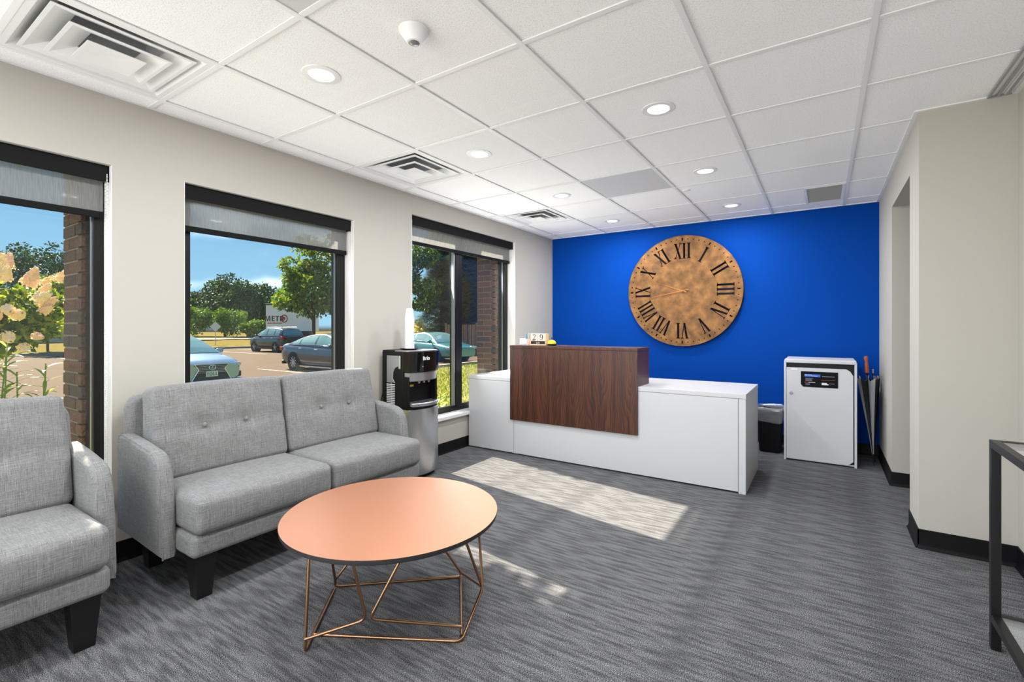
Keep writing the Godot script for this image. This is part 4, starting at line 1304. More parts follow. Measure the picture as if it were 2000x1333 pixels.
# ---------------------------------------------------------------- console table at the right wall
func build_console() -> void:
	var o := thing("console_table", "black metal console table with glass shelves against the right wall", "console table", V(3.545, 0, -2.50))
	var d := 0.275; var l := 1.10; var h := 0.785; var b := 0.028
	for x: float in [0.0, d - b]:
		for z: float in [0.0, l - b]: put("leg", MB.new().rspan(V(x, 0, z), V(x + b, h - b, z + b), 0.0015).mesh(), M.black_metal, o)
	for y: float in [h - b, 0.105]:
		var e := 0.0 if y > 0.5 else b
		put("rail", MB.new().rspan(V(0, y, e), V(b, y + b, l - e), 0.0015).mesh(), M.black_metal, o)
		put("rail", MB.new().rspan(V(d - b, y, e), V(d, y + b, l - e), 0.0015).mesh(), M.black_metal, o)
		put("rail", MB.new().rspan(V(b, y, 0), V(d - b, y + b, b), 0.0015).mesh(), M.black_metal, o)
		put("rail", MB.new().rspan(V(b, y, l - b), V(d - b, y + b, l), 0.0015).mesh(), M.black_metal, o)
		put("glass_shelf", MB.new().rspan(V(b - 0.004, y + b - 0.008, b - 0.004), V(d - b + 0.004, y + b - 0.002, l - b + 0.004), 0.0008).mesh(), M.clear, o)

# ---------------------------------------------------------------- outdoors
func build_outdoors() -> void:
	var G := GROUND
	var ai := noise_img(512, 0.05, 41, FastNoiseLite.TYPE_SIMPLEX, 5)
	M.asphalt = mat(Color.WHITE, 0.95, 0.0, 0.2)
	M.asphalt.albedo_texture = ramp(ai, [[0.0, rgb(60, 49, 36)], [0.5, rgb(74, 60, 44)], [1.0, rgb(92, 76, 56)]])
	tri_map(M.asphalt, V(0.35, 0.35, 0.35), true)
	var gi := noise_img(512, 0.03, 43, FastNoiseLite.TYPE_SIMPLEX, 5)
	M.verge = mat(Color.WHITE, 1.0, 0.0, 0.1)
	M.verge.albedo_texture = ramp(gi.duplicate(), [[0.0, rgb(56, 68, 18)], [0.4, rgb(84, 84, 26)], [0.6, rgb(104, 82, 32)], [1.0, rgb(122, 98, 46)]])
	tri_map(M.verge, V(0.12, 0.12, 0.12), true)
	M.lawn = mat(Color.WHITE, 1.0, 0.0, 0.1)
	M.lawn.albedo_texture = ramp(gi, [[0.0, rgb(82, 90, 30)], [0.5, rgb(112, 116, 44)], [1.0, rgb(140, 136, 60)]])
	tri_map(M.lawn, V(0.5, 0.5, 0.5), true)
	M.concrete = mat(rgb(132, 122, 106), 0.9)
	M.line_paint = mat(rgb(140, 134, 120), 0.8)
	struct("ground_asphalt", MB.new().span(V(-36, G - 0.3, -60), V(-10.3, G, 60)).mesh(), M.asphalt, "sunlit tan parking lot asphalt")
	struct("ground_lawn", MB.new().span(V(-10.1, G - 0.3, -60), V(-0.30, G + 0.02, 60)).mesh(), M.lawn, "bright lawn between the building and the parking lot")
	struct("ground_verge", MB.new().span(V(-160, G - 0.3, -140), V(-36.2, G + 0.14, 90)).span(V(-36.2, G - 0.3, -140), V(30, G - 0.01, -60)).mesh(), M.verge, "dry yellow green verge beyond the parking lot")
	struct("ground_entrance", MB.new().span(V(-0.30, G - 0.3, REAR + 0.2), V(30, G + 0.3, 60)).mesh(), M.concrete, "pale concrete forecourt at the entrance")
	struct("trim_kerb", MB.new().rspan(V(-10.3, G - 0.2, -60), V(-10.1, G + 0.13, 60), 0.02).mesh(), M.concrete, "pale concrete kerb along the lawn")
	struct("trim_kerb_far", MB.new().rspan(V(-36.2, G - 0.2, -60), V(-36, G + 0.15, 60), 0.02).mesh(), M.concrete, "pale concrete kerb along the verge")
	struct("trim_road", MB.new().span(V(-70, G, -140), V(-58, G + 0.16, 90)).mesh(), mat(rgb(104, 88, 72), 0.95), "pale road beyond the verge")
	var lines := setting("parking_lines", "faded white parking stall lines")
	for k in range(-4, 6):
		put("stall_line", MB.new().span(V(-16.0, G, -10.3 + 2.75 * k - 0.05), V(-10.9, G + 0.004, -10.3 + 2.75 * k + 0.05)).mesh(), M.line_paint, lines)
		put("stall_line", MB.new().span(V(-35.6, G, -13.55 + 2.75 * k - 0.05), V(-26.0, G + 0.004, -13.55 + 2.75 * k + 0.05)).mesh(), M.line_paint, lines)
	grass_blades()
	cars()
	planting()
	far_things()

func copies(called: String, m: Mesh, mt: Material, at: Array, cols: Array, parent: Node, label := "") -> MultiMeshInstance3D:
	var mm := MultiMesh.new()
	mm.transform_format = MultiMesh.TRANSFORM_3D
	mm.use_colors = true
	mm.mesh = m
	mm.instance_count = at.size()
	for i in at.size():
		mm.set_instance_transform(i, at[i])
		mm.set_instance_color(i, cols[i])
	var o := MultiMeshInstance3D.new()
	o.multimesh = mm
	o.material_override = mt
	o.name = called if parent else numbered(called)
	(parent if parent else self).add_child(o, true)
	o.set_meta("kind", "stuff")
	if label: o.set_meta("label", label)
	return o

func leaf_mat(back: float) -> StandardMaterial3D:
	var key := "leaf%d" % int(back * 100)
	if not M.has(key):
		var m := mat(Color.WHITE, 0.6, 0.0, 0.3)
		m.vertex_color_use_as_albedo = true
		m.backlight_enabled = true
		m.backlight = Color(back, back, back * 0.7)
		m.cull_mode = BaseMaterial3D.CULL_DISABLED
		M[key] = m
	return M[key]

func leaf_mesh(w: float, l: float, fold: float) -> ArrayMesh:
	var m := MB.new()
	var a := V(0, 0, 0); var t := V(0, 0, l); var s := V(w, fold, l * 0.45); var q := V(-w, fold, l * 0.45); var c := V(0, 0, l * 0.5)
	m.tri(a, c, s); m.tri(c, t, s); m.tri(a, q, c); m.tri(c, q, t)
	return m.mesh(5)

func foliage(root: Node, blobs: Array, count: int, size: float, cols: Array, gaps: float, back := 0.7, called := "foliage") -> void:
	var n := FastNoiseLite.new()
	n.seed = rng.randi() % 1000
	n.frequency = 1.0
	var at := []
	var tint := []
	var vol := 0.0
	for b: Array in blobs: vol += b[1].x * b[1].y + b[1].y * b[1].z
	for b: Array in blobs:
		var r: Vector3 = b[1]
		var want := int(count * (r.x * r.y + r.y * r.z) / vol)
		var made := 0
		var tries := 0
		while made < want and tries < want * 5:
			tries += 1
			var d := V(rng.randfn(), rng.randfn(), rng.randfn()).normalized()
			var p: Vector3 = b[0] + d * r * pow(rng.randf(), 0.33) * rng.randf_range(0.9, 1.06)
			if n.get_noise_3dv(p * (0.55 / maxf(0.3, minf(r.x, r.y)))) * 0.9 + n.get_noise_3dv(p * (1.6 / maxf(0.3, minf(r.x, r.y)))) * 0.5 < gaps: continue
			var z := (d + V(rng.randfn(), rng.randfn() - 0.5, rng.randfn()) * 0.8).normalized()
			var x := z.cross(V(rng.randfn(), rng.randfn(), rng.randfn())).normalized()
			var s := size * rng.randf_range(0.65, 1.3)
			at.append(Transform3D(Basis(x, z.cross(x).normalized(), z).scaled(V(s, s, s)), p))
			tint.append((cols[rng.randi() % cols.size()] as Color).srgb_to_linear() * rng.randf_range(0.8, 1.2))
			made += 1
	if not shared.has("leaf"): shared.leaf = leaf_mesh(0.34, 1.0, 0.10)
	copies(called, shared.leaf, leaf_mat(back), at, tint, root)

func branches(root: Node, base: float, top: float, r: float, spread: float, n: int, m: Material) -> void:
	var t := MB.new()
	t.tube([V(0, -0.1, 0), V(0.02, base * 0.5, 0.01), V(0, base, 0), V(0.03, lerpf(base, top, 0.6), 0.02)], r, 8)
	put("trunk", t.mesh(60), m, root)
	for k in n:
		var a := TAU * k / n + rng.randf()
		var y := lerpf(base * 0.8, top * 0.75, float(k) / n)
		var e := V(cos(a) * spread, y + (top - y) * 0.45, sin(a) * spread)
		put("branch", MB.new().tube([V(0, y, 0), V(0, y, 0).lerp(e, 0.5) + V(0, 0.08 * spread, 0), e], r * 0.42, 6).mesh(60), m, root)

func tree(called: String, label: String, at: Vector3, blobs: Array, count: int, size: float, cols: Array, gaps: float, trunk: Array, group := "", back := 0.7) -> Node3D:
	var o := thing(called, label, "tree", at, group)
	if not M.has("bark"): M.bark = mat(rgb(66, 54, 44), 0.95)
	branches(o, trunk[0], trunk[1], trunk[2], trunk[3], trunk[4], M.bark)
	foliage(o, blobs, count, size, cols, gaps, back)
	return o

func crown(c: Vector3, r: Vector3, n: int) -> Array:   # a big crown made of smaller rounded masses
	var out := [[c, r * 0.72]]
	for k in n:
		var d := V(rng.randfn(), rng.randfn() * 0.8 + 0.25, rng.randfn()).normalized()
		out.append([c + d * r * 0.66, r * rng.randf_range(0.26, 0.42)])
	return out

func planting() -> void:
	var G := GROUND + 0.02
	var dark := [rgb(48, 74, 34), rgb(64, 94, 42), rgb(42, 66, 38), rgb(76, 106, 46)]
	var mid := [rgb(84, 118, 38), rgb(106, 138, 44), rgb(70, 102, 36), rgb(128, 152, 56)]
	var fresh := [rgb(112, 134, 32), rgb(136, 152, 44), rgb(88, 112, 30), rgb(158, 160, 60)]
	var far := "trees beyond the parking lot"
	for k: Array in [[V(-88.0, G, -36.0), 9.4, 5.0, "broad dark green tree farthest from the road sign among the background trees"], [V(-81.4, G, -40.2), 10.4, 5.4, "tallest dark rounded tree behind the road sign"], [V(-74.1, G, -40.2), 9.2, 4.6, "dark green tree standing between the sign and the white trailer"], [V(-77.4, G, -45.2), 10.2, 5.4, "dark green tree rising behind the white trailer"]]:
		tree("background_tree", k[3], k[0], crown(V(0, k[1] * 0.52, 0), V(k[2], k[1] * 0.50, k[2]), 12), 9000, 0.38, dark, -0.28, [1.5, k[1] * 0.7, 0.22, k[2] * 0.5, 5], far, 0.45)
	for k: Array in [[V(-61.6, G, -31.7), 4.8, 2.2, "rounded bright green bush in front of the dark trees"], [V(-57.0, G, -32.3), 3.0, 1.9, "low yellow green bush beside the white trailer"], [V(-61.6, G, -26.9), 5.0, 2.4, "loose light green bush beside the road sign"]]:
		var o := thing("background_bush", k[3], "bush", k[0], "bushes beyond the parking lot")
		foliage(o, crown(V(0, k[1] * 0.48, 0), V(k[2], k[1] * 0.5, k[2]), 9), 4500, 0.25, mid, -0.3)
	tree("background_tree", "dark green spreading tree behind the grey house roof", V(-72.4, G, -16.2), crown(V(0, 6.6, 0), V(5.6, 5.6, 5.6), 14), 9000, 0.32, dark, -0.22, [2.0, 8.0, 0.25, 3.0, 6], far, 0.45)
	tree("background_tree", "mid green tree behind the flowering hydrangea", V(-58.0, G, -6.6), crown(V(0, 4.4, 0), V(3.6, 3.6, 3.6), 12), 6000, 0.28, mid, -0.2, [1.8, 6.0, 0.2, 2.4, 5], far)
	tree("young_tree", "young light green tree on the verge near the grey roofed house", V(-38.5, G, -9.0), crown(V(0, 3.2, 0), V(1.7, 2.0, 1.7), 9), 2000, 0.24, fresh, -0.1, [1.4, 4.0, 0.07, 1.0, 5], far)
	tree("young_tree", "slim tree seen at the edge of the sofa window", V(-31.0, G, -13.3), crown(V(0, 4.0, 0), V(1.0, 2.0, 1.0), 7), 1500, 0.2, mid, -0.1, [1.8, 5.0, 0.08, 0.7, 5], far)
	# maple on the verge in the sofa window
	var bl := crown(V(0, 4.4, 0), V(3.3, 2.6, 3.3), 16)
	bl.append_array([[V(0.9, 7.2, -0.4), V(1.6, 1.3, 1.6)], [V(-0.4, 8.3, 0.5), V(1.2, 0.8, 1.2)], [V(1.8, 8.6, -1.2), V(1.3, 0.7, 1.3)], [V(-0.6, 6.6, 1.4), V(1.0, 0.7, 1.0)], [V(1.9, 6.2, -1.6), V(1.6, 1.4, 1.6)]])
	tree("maple_tree", "sunlit light green maple beside the white trailer", V(-31.6, G, -23.3), bl, 9000, 0.30, fresh + mid, -0.12, [2.0, 7.5, 0.14, 2.2, 9], "", 0.8)
	# conifers behind the fence in the far window
	var blue_green := [rgb(70, 102, 84), rgb(88, 122, 98), rgb(56, 84, 70), rgb(104, 136, 104)]
	for k: Array in [[V(-21.2, G, -27.1), 11.5, 2.6, "tall blue green spruce behind the wooden fence, next to the open pine"], [V(-18.6, G, -26.4), 11.0, 2.3, "dense blue green spruce directly behind the wooden fence"], [V(-20.2, G, -30.4), 13.0, 3.0, "darkest tall spruce standing behind the other conifers"], [V(-17.0, G, -27.6), 11.0, 2.4, "blue green spruce behind the fence beside the brick pier"]]:
		conifer(k[3], k[0], k[1], k[2], blue_green)
	var po := [[V(0.6, 6.6, -0.3), V(1.5, 0.8, 1.5)], [V(-0.2, 5.2, 0.4), V(1.3, 0.6, 1.3)], [V(1.2, 4.4, -0.6), V(1.2, 0.6, 1.2)], [V(-0.7, 4.0, 0.6), V(0.9, 0.5, 0.9)], [V(0.8, 3.3, -0.6), V(0.9, 0.5, 0.9)]]
	tree("pine_tree", "open crooked pine with sky between its boughs beside the spruces", V(-21.2, G, -23.7), po, 4200, 0.22, dark + mid, -0.15, [2.6, 7.0, 0.13, 1.0, 9], "", 0.5)
	var yb := thing("background_bush", "pale yellow bush at the end of the wooden fence", "bush", V(-18.2, G, -21.6), "bushes beyond the parking lot")
	foliage(yb, crown(V(0, 1.1, 0), V(0.9, 1.2, 0.9), 6), 900, 0.2, [rgb(190, 176, 90), rgb(160, 158, 70), rgb(206, 190, 120)], -0.3)
	hydrangea()
	# trees added along the facade to shade the near windows and one far pane
	for k: Array in [[V(-2.15, G, -0.62), "small round tree added outside the armchair window to shade it"], [V(-2.15, G, -2.0), "small round tree added outside the sofa window to shade it"], [V(-2.12, G, -4.25), "slender columnar tree added to shade the second pane of the far window"]]:
		var narrow: float = 0.17 if k[0].z < -4 else 0.52
		tree("added_shade_tree", k[1], k[0], [[V(0, 3.68 if narrow > 0.3 else 3.3, 0), V(0.50, 0.76 if narrow > 0.3 else 0.95, narrow)]], 2600, 0.12, mid, -0.6, [2.9, 3.9, 0.03, 0.2, 5], "added trees that shade the windows")
	lily_clump("lily_clump", "clump of upright leafy lily stems under the hydrangea", V(-3.55, G, -1.05), 11, 1.45, 0.55)
	lily_clump("daylily_clump", "bright green leafy plants outside the far window beside the brick pier", V(-1.75, G, -5.35), 14, 0.62, 0.50)
	lily_clump("daylily_clump", "bright green leafy plants on the lawn outside the far window's first pane", V(-1.3, G, -4.35), 12, 0.50, 0.45)

func conifer(label: String, at: Vector3, h: float, r: float, cols: Array) -> void:
	var o := thing("spruce_tree", label, "tree", at, "spruces behind the fence")
	put("trunk", MB.new().tube([V(0, -0.1, 0), V(0.05, h * 0.5, 0), V(0, h, 0)], 0.16, 8).mesh(60), M.bark, o)
	if not shared.has("spray"):
		var m := MB.new()
		for k in 7:
			var a := -0.9 + 0.3 * k
			var e := V(sin(a) * 0.8, -0.25 - 0.2 * absf(a), cos(a))
			m.tri(V(0, 0, 0), e + V(0.07, 0, 0), e + V(-0.07, 0.02, 0))
		shared.spray = m.mesh(5)
	var at2 := []
	var tint := []
	for k in 9000:
		var t := pow(rng.randf(), 0.8)
		var y := lerpf(0.5, h, t)
		var rr := r * pow(1.0 - t, 0.75) * (0.72 + 0.28 * sin(t * 46.0 + rng.randf() * 1.5)) + 0.08
		var a := rng.randf() * TAU
		var q := pow(rng.randf(), 0.45)
		var d := V(cos(a), -0.25, sin(a)).normalized()
		var x := d.cross(Vector3.UP).normalized()
		var s := rng.randf_range(0.35, 0.65)
		at2.append(Transform3D(Basis(x, x.cross(d).normalized() * -1.0, d).scaled(V(s, s, s)), V(cos(a) * rr * q, y - 0.3 * q, sin(a) * rr * q)))
		tint.append((cols[rng.randi() % cols.size()] as Color).srgb_to_linear() * rng.randf_range(0.75, 1.25))
	copies("needles", shared.spray, leaf_mat(0.6), at2, tint, o)

func hydrangea() -> void:
	var o := thing("hydrangea_tree", "hydrangea standard with cream and pink flower heads outside the near window", "flowering tree", V(-5.25, GROUND + 0.02, -1.32))
	put("trunk", MB.new().tube([V(0, -0.05, 0), V(0.015, 0.6, 0.01), V(-0.01, 1.15, 0), V(0, 1.7, 0)], 0.030, 10).mesh(60), M.bark, o)
	for k in 6:
		var a := TAU * k / 6.0
		put("branch", MB.new().tube([V(0, 1.2, 0), V(cos(a) * 0.3, 1.6, sin(a) * 0.3), V(cos(a) * 0.55, 1.85, sin(a) * 0.55)], 0.014, 6).mesh(60), M.bark, o)
	foliage(o, crown(V(0, 1.76, 0), V(0.80, 0.60, 0.80), 12), 4200, 0.085, [rgb(104, 128, 22), rgb(132, 150, 34), rgb(84, 108, 22), rgb(156, 164, 50), rgb(64, 86, 24)], -0.35, 0.9)
	var kinds := []
	for c: Array in [[rgb(250, 238, 206), rgb(240, 208, 150)], [rgb(248, 224, 198), rgb(236, 184, 146)], [rgb(248, 242, 212), rgb(226, 214, 140)]]:
		var fm := mat(c[0], 0.8, 0.0, 0.2)
		fm.backlight_enabled = true
		fm.backlight = Color(0.9, 0.8, 0.62)
		kinds.append(fm)
	var heads := []
	for v in 3:
		var m := MB.new()
		for k in 330:
			var t := pow(rng.randf(), 0.9)
			var a := rng.randf() * TAU
			var r := lerpf(0.062, 0.016, t) * sqrt(rng.randf_range(0.5, 1.0))
			var p := V(cos(a) * r, t * 0.17, sin(a) * r)
			var s := rng.randf_range(0.009, 0.014)
			var up := V(cos(a), 0.5, sin(a)).normalized() * s
			var x := up.cross(Vector3.UP).normalized() * s
			var y := up.cross(x).normalized() * s
			m.tri(p + x, p + y, p + up * 0.6); m.tri(p + y, p - x, p + up * 0.6); m.tri(p - x, p - y, p + up * 0.6); m.tri(p - y, p + x, p + up * 0.6)
		m.lathe([Vector2(0.0, 0.0), Vector2(0.036, 0.012), Vector2(0.039, 0.035), Vector2(0.027, 0.095), Vector2(0.009, 0.150), Vector2(0.0, 0.160)], 12)
		heads.append(m.mesh(50))
	for k in 64:
		var d := V(rng.randfn(), rng.randfn() * 0.55 + 0.25, rng.randfn()).normalized()
		if d.x < -0.5: d.x = -d.x
		var p := V(0, 1.74, 0) + d * V(0.88, 0.66, 0.88) * rng.randf_range(0.86, 1.06)
		var h := put("flower_head", heads[k % 3], kinds[rng.randi() % 3], o, p)
		var z := (d + V(0, rng.randf_range(-0.3, 0.25), 0)).normalized()
		var x := z.cross(V(0.3, 0.2, 1)).normalized()
		var s := rng.randf_range(0.85, 1.25)
		h.basis = Basis(x, z, x.cross(z).normalized()).scaled_local(V(s, s, s))

func lily_clump(called: String, label: String, at: Vector3, n: int, h: float, spread: float) -> void:
	var o := thing(called, label, "plant", at)
	if not shared.has("blade"):
		var m := MB.new()
		m.grid(func(u: float, v: float) -> Vector3: return V((u - 0.5) * 0.028 * sin(PI * minf(0.95, v * 0.9 + 0.08)), 0.06 * v - 0.09 * v * v + 0.004 * absf(u - 0.5), v * 0.19), 2, 6)
		shared.blade = m.mesh(80)
		for k: Array in [["lily_a", rgb(58, 92, 28)], ["lily_b", rgb(90, 122, 36)], ["lily_c", rgb(138, 160, 36)]]:
			M[k[0]] = mat(k[1], 0.5, 0.0, 0.4)
			M[k[0]].backlight_enabled = true
			M[k[0]].backlight = Color(0.6, 0.6, 0.3)
	var sunny := called == "daylily_clump"
	for k in n:
		var a := rng.randf() * TAU
		var r := spread * sqrt(rng.randf())
		var p := V(cos(a) * r, 0, sin(a) * r)
		var tall := h * rng.randf_range(0.7, 1.08)
		var lean := V(rng.randfn() * 0.05, 1, rng.randfn() * 0.05) * tall
		var st := put("stem", MB.new().tube([p, p + lean * 0.5, p + lean], 0.006, 6).mesh(60), M.lily_b, o)
		var leaves := int(tall * 20)
		for j in leaves:
			var t := lerpf(0.06, 1.0, float(j) / leaves)
			var lf := put("leaf", shared.blade, M[["lily_c", "lily_c", "lily_b"][j % 3] if sunny else ["lily_a", "lily_b", "lily_b"][j % 3]], st, p + lean * t)
			lf.basis = (Basis(Vector3.UP, j * 2.4 + rng.randf() * 0.5) * Basis(Vector3.RIGHT, rng.randf_range(-0.7, -0.1))).scaled_local(Vector3.ONE * rng.randf_range(0.8, 1.25) * (1.3 if sunny else 1.1))

func grass_blades() -> void:
	var at := []
	var tint := []
	for k in 26000:
		var t := sqrt(rng.randf())
		var p := V(rng.randf_range(-10.0, -0.7), GROUND + 0.02, 0)
		p.z = rng.randf_range(-16.5, -4.0) if p.x < -2.5 else rng.randf_range(-8.0, -3.6)
		var s := rng.randf_range(0.05, 0.11)
		at.append(Transform3D((Basis(Vector3.UP, rng.randf() * TAU) * Basis(Vector3.RIGHT, rng.randf_range(-1.5, -0.8))).scaled(V(s, s, s)), p))
		tint.append(([rgb(116, 126, 40), rgb(144, 146, 54), rgb(98, 112, 36), rgb(160, 148, 76)][rng.randi() % 4] as Color).srgb_to_linear())
	if not shared.has("grass"): shared.grass = leaf_mesh(0.12, 1.0, 0.02)
	var o := copies("grass", shared.grass, leaf_mat(0.7), at, tint, null, "short sunlit lawn grass outside the far window")
	o.set_meta("category", "grass")

# ---------------------------------------------------------------- cars
func along(tab: Array, x: float, col: int) -> float:   # smooth look-up in a table sorted by its first column
	var n := tab.size()
	if x <= tab[0][0]: return tab[0][col]
	for i in n - 1:
		if x <= tab[i + 1][0]:
			var t: float = (x - tab[i][0]) / (tab[i + 1][0] - tab[i][0])
			var a: float = tab[i][col]
			var b: float = tab[i + 1][col]
			var p: float = tab[maxi(i - 1, 0)][col]
			var q: float = tab[mini(i + 2, n - 1)][col]
			return cubic_interpolate(a, b, p, q, t) if absf(a - b) < 0.2 and absf(b - q) < 0.2 and absf(a - p) < 0.2 else lerpf(a, b, t)
	return tab[n - 1][col]

func car(called: String, label: String, at: Vector3, turn: float, paint: Material, body: Array, roof: Array, wheels: Array, wr: float, wide_roof: float, sides: Array, screen: Array, rear: Array) -> Node3D:
	# body rows: x, half width, bottom, shoulder; roof rows: x, height
	var o := thing(called, label, "car", at, "", turn)
	var n := 40
	var x0: float = body[0][0]
	var x1: float = body[-1][0]
	var sec := func(x: float) -> PackedVector3Array:
		var w := along(body, x, 1); var yb := along(body, x, 2); var yt := along(body, x, 3)
		var p := PackedVector3Array()
		for q: Array in [[0.0, 0.0, 0.0], [0.82, 0.0, 0.0], [0.965, 0.16, 0.0], [1.0, 0.42, 0.0], [0.995, 0.66, 0.0], [0.965, 0.84, 0.0], [0.91, 0.955, 0.0], [0.80, 1.0, 0.008], [0.4, 1.0, 0.028], [0.0, 1.0, 0.034]]:
			p.append(V(x, lerpf(yb, yt, q[1]) + q[2], w * q[0]))
		return p
	var m := MB.new()
	var rows := []
	for i in n + 1:
		var s: float = float(i) / n
		rows.append(sec.call(lerpf(x0, x1, s)))
	for i in n:
		for k in 9:
			var a: Vector3 = rows[i][k]; var b: Vector3 = rows[i + 1][k]; var c: Vector3 = rows[i + 1][k + 1]; var d: Vector3 = rows[i][k + 1]
			m.quad(a, b, c, d)
			m.quad(a * V(1, 1, -1), d * V(1, 1, -1), c * V(1, 1, -1), b * V(1, 1, -1))
	for k in 9:
		for e: int in [0, n]:
			var a: Vector3 = rows[e][k]; var d: Vector3 = rows[e][k + 1]
			var c := V(a.x, a.y, -a.z); var f := V(d.x, d.y, -d.z)
			if e == 0: m.quad(c, a, d, f)
			else: m.quad(a, c, f, d)
	put("body", m.mesh(40), paint, o)
	var cab := func(x: float, t: float, side: float, push: float) -> Vector3:
		var f := func(xx: float, tt: float) -> Vector3:
			var belt := along(body, xx, 3) - 0.03
			var h := maxf(along(roof, xx, 1), belt + 0.005)
			var wb := along(body, xx, 1) * 0.925
			var g := clampf((h - belt) / 0.48, 0, 1)
			var wt := lerpf(wb * 0.98, wide_roof, g)
			if tt < 0.55:
				var k: float = tt / 0.55
				return V(xx, lerpf(belt, h - 0.06 * g, k), lerpf(wb, wt, k) + 0.03 * g * sin(PI * k))
			var j: float = (tt - 0.55) / 0.45
			return V(xx, h - 0.06 * g + 0.06 * g * sin(j * PI / 2), wt * (1.0 - j * j) if j < 0.3 else wt * (0.91 * (1.0 - (j - 0.3) / 0.7)))
		var p: Vector3 = f.call(x, t)
		if push != 0.0:
			var du: Vector3 = f.call(x + 0.02, t) - f.call(x - 0.02, t)
			var dv: Vector3 = f.call(x, minf(t + 0.02, 1.0)) - f.call(x, t - 0.02)
			var nn := du.cross(dv).normalized()
			if nn.y < 0 and t > 0.5 or (t <= 0.5 and nn.z < 0): nn = -nn
			p += nn * push
		return p * V(1, 1, side)
	var patch := func(called2: String, xa: float, xb: float, ta: float, tb: float, push: float, mt: Material, both := true) -> void:
		for s: float in ([1.0, -1.0] if both else [1.0]):
			var g := MB.new()
			g.grid(func(u: float, v: float) -> Vector3: return cab.call(lerpf(xa, xb, u), lerpf(ta, tb, v), s, push), 16, 8, s < 0)
			put(called2, g.mesh(50), mt, o)
	var rx0: float = roof[0][0]; var rx1: float = roof[-1][0]
	var cb := MB.new()
	for s: float in [1.0, -1.0]: cb.grid(func(u: float, v: float) -> Vector3: return cab.call(lerpf(rx0, rx1, u), v, s, 0.0), 40, 14, s < 0)
	put("cabin", cb.mesh(45), paint, o)
	for s: Array in sides: patch.call("side_window", s[0], s[1], 0.10, 0.50, 0.006, M.car_glass)
	patch.call("windscreen", screen[0], screen[1], 0.64, 1.0, 0.006, M.car_glass)
	patch.call("rear_window", rear[0], rear[1], 0.64, 1.0, 0.006, M.car_glass)
	for s: float in [1.0, -1.0]:
		var line := []
		for k in 20: line.append(cab.call(lerpf(sides[0][0] - 0.05, sides[-1][1] + 0.03, k / 19.0), 0.085, s, 0.008))
		put("window_trim", MB.new().tube(line, 0.010, 6).mesh(60), M.chrome, o)
	# wheels
	if not shared.has("tyre%d" % int(wr * 1000)):
		shared["tyre%d" % int(wr * 1000)] = MB.new().lathe([Vector2(wr * 0.66, -0.10), Vector2(wr * 0.94, -0.10), Vector2(wr, -0.07), Vector2(wr, 0.07), Vector2(wr * 0.94, 0.10), Vector2(wr * 0.68, 0.105), Vector2(wr * 0.66, 0.09)], 32).deform(func(p: Vector3): return V(p.x, -p.z, p.y)).mesh(40)
		var rim := MB.new().lathe([Vector2(0.0, 0.055), Vector2(wr * 0.60, 0.05), Vector2(wr * 0.66, 0.095), Vector2(wr * 0.68, 0.10)], 32)
		shared["dish%d" % int(wr * 1000)] = rim.deform(func(p: Vector3): return V(p.x, -p.z, p.y)).mesh(40)
		shared["spoke%d" % int(wr * 1000)] = MB.new().rbox(V(0, wr * 0.34, 0.088), V(wr * 0.10, wr * 0.62, 0.02), 0.005).mesh()
	for w: Array in wheels:
		var hw := along(body, w[0], 1)
		for s: float in [1.0, -1.0]:
			put("wheel_arch", MB.new().cyl(V(w[0], wr + 0.012, s * (hw - 0.30)), V(w[0], wr + 0.012, s * (hw + 0.004)), wr + 0.055, wr + 0.05, 28).mesh(), M.car_trim, o)
			var wh := Node3D.new()
			wh.name = "wheel"
			o.add_child(wh, true)
			wh.position = V(w[0], wr, s * (hw - 0.085))
			if s < 0: wh.rotation.y = PI
			put("tyre", shared["tyre%d" % int(wr * 1000)], M.tyre, wh)
			put("rim_dish", shared["dish%d" % int(wr * 1000)], M.car_trim, wh)
			for k in w[1] as int:
				var sp := put("spoke", shared["spoke%d" % int(wr * 1000)], M.alloy, wh)
				sp.rotation.z = TAU * k / w[1]
			put("hub_cap", MB.new().cyl(V(0, 0, 0.07), V(0, 0, 0.10), wr * 0.14, wr * 0.12, 14).mesh(), M.alloy, wh)
	# mirrors and door handles
	for s: float in [1.0, -1.0]:
		var mx: float = sides[-1][1] + 0.06
		var p: Vector3 = cab.call(mx, 0.12, s, 0.0)
		put("door_mirror", MB.new().rbox(p + V(0.03, 0.03, s * 0.13), V(0.10, 0.13, 0.20), 0.045, 3).cyl(p, p + V(0.02, 0.0, s * 0.10), 0.03, 0.025, 8).mesh(60), paint, o)
		for k in mini(2, sides.size()):
			var e: Array = sides[sides.size() - 1 - k]
			var hx: float = e[0] + 0.10
			put("door_handle", MB.new().rbox(V(hx, along(body, hx, 3) - 0.12, s * (along(body, hx, 1) * 0.985 + 0.012)), V(0.20, 0.028, 0.03), 0.010, 2).mesh(60), M.chrome, o)
	return o

func block(o: Node3D, called: String, lo: Vector3, hi: Vector3, mt: Material, both := true, r := 0.02) -> void:
	for s: float in ([1.0, -1.0] if both else [1.0]):
		put(called, MB.new().rbox((lo + hi) / 2 * V(1, 1, s), (hi - lo).abs(), r, 2).mesh(60), mt, o)

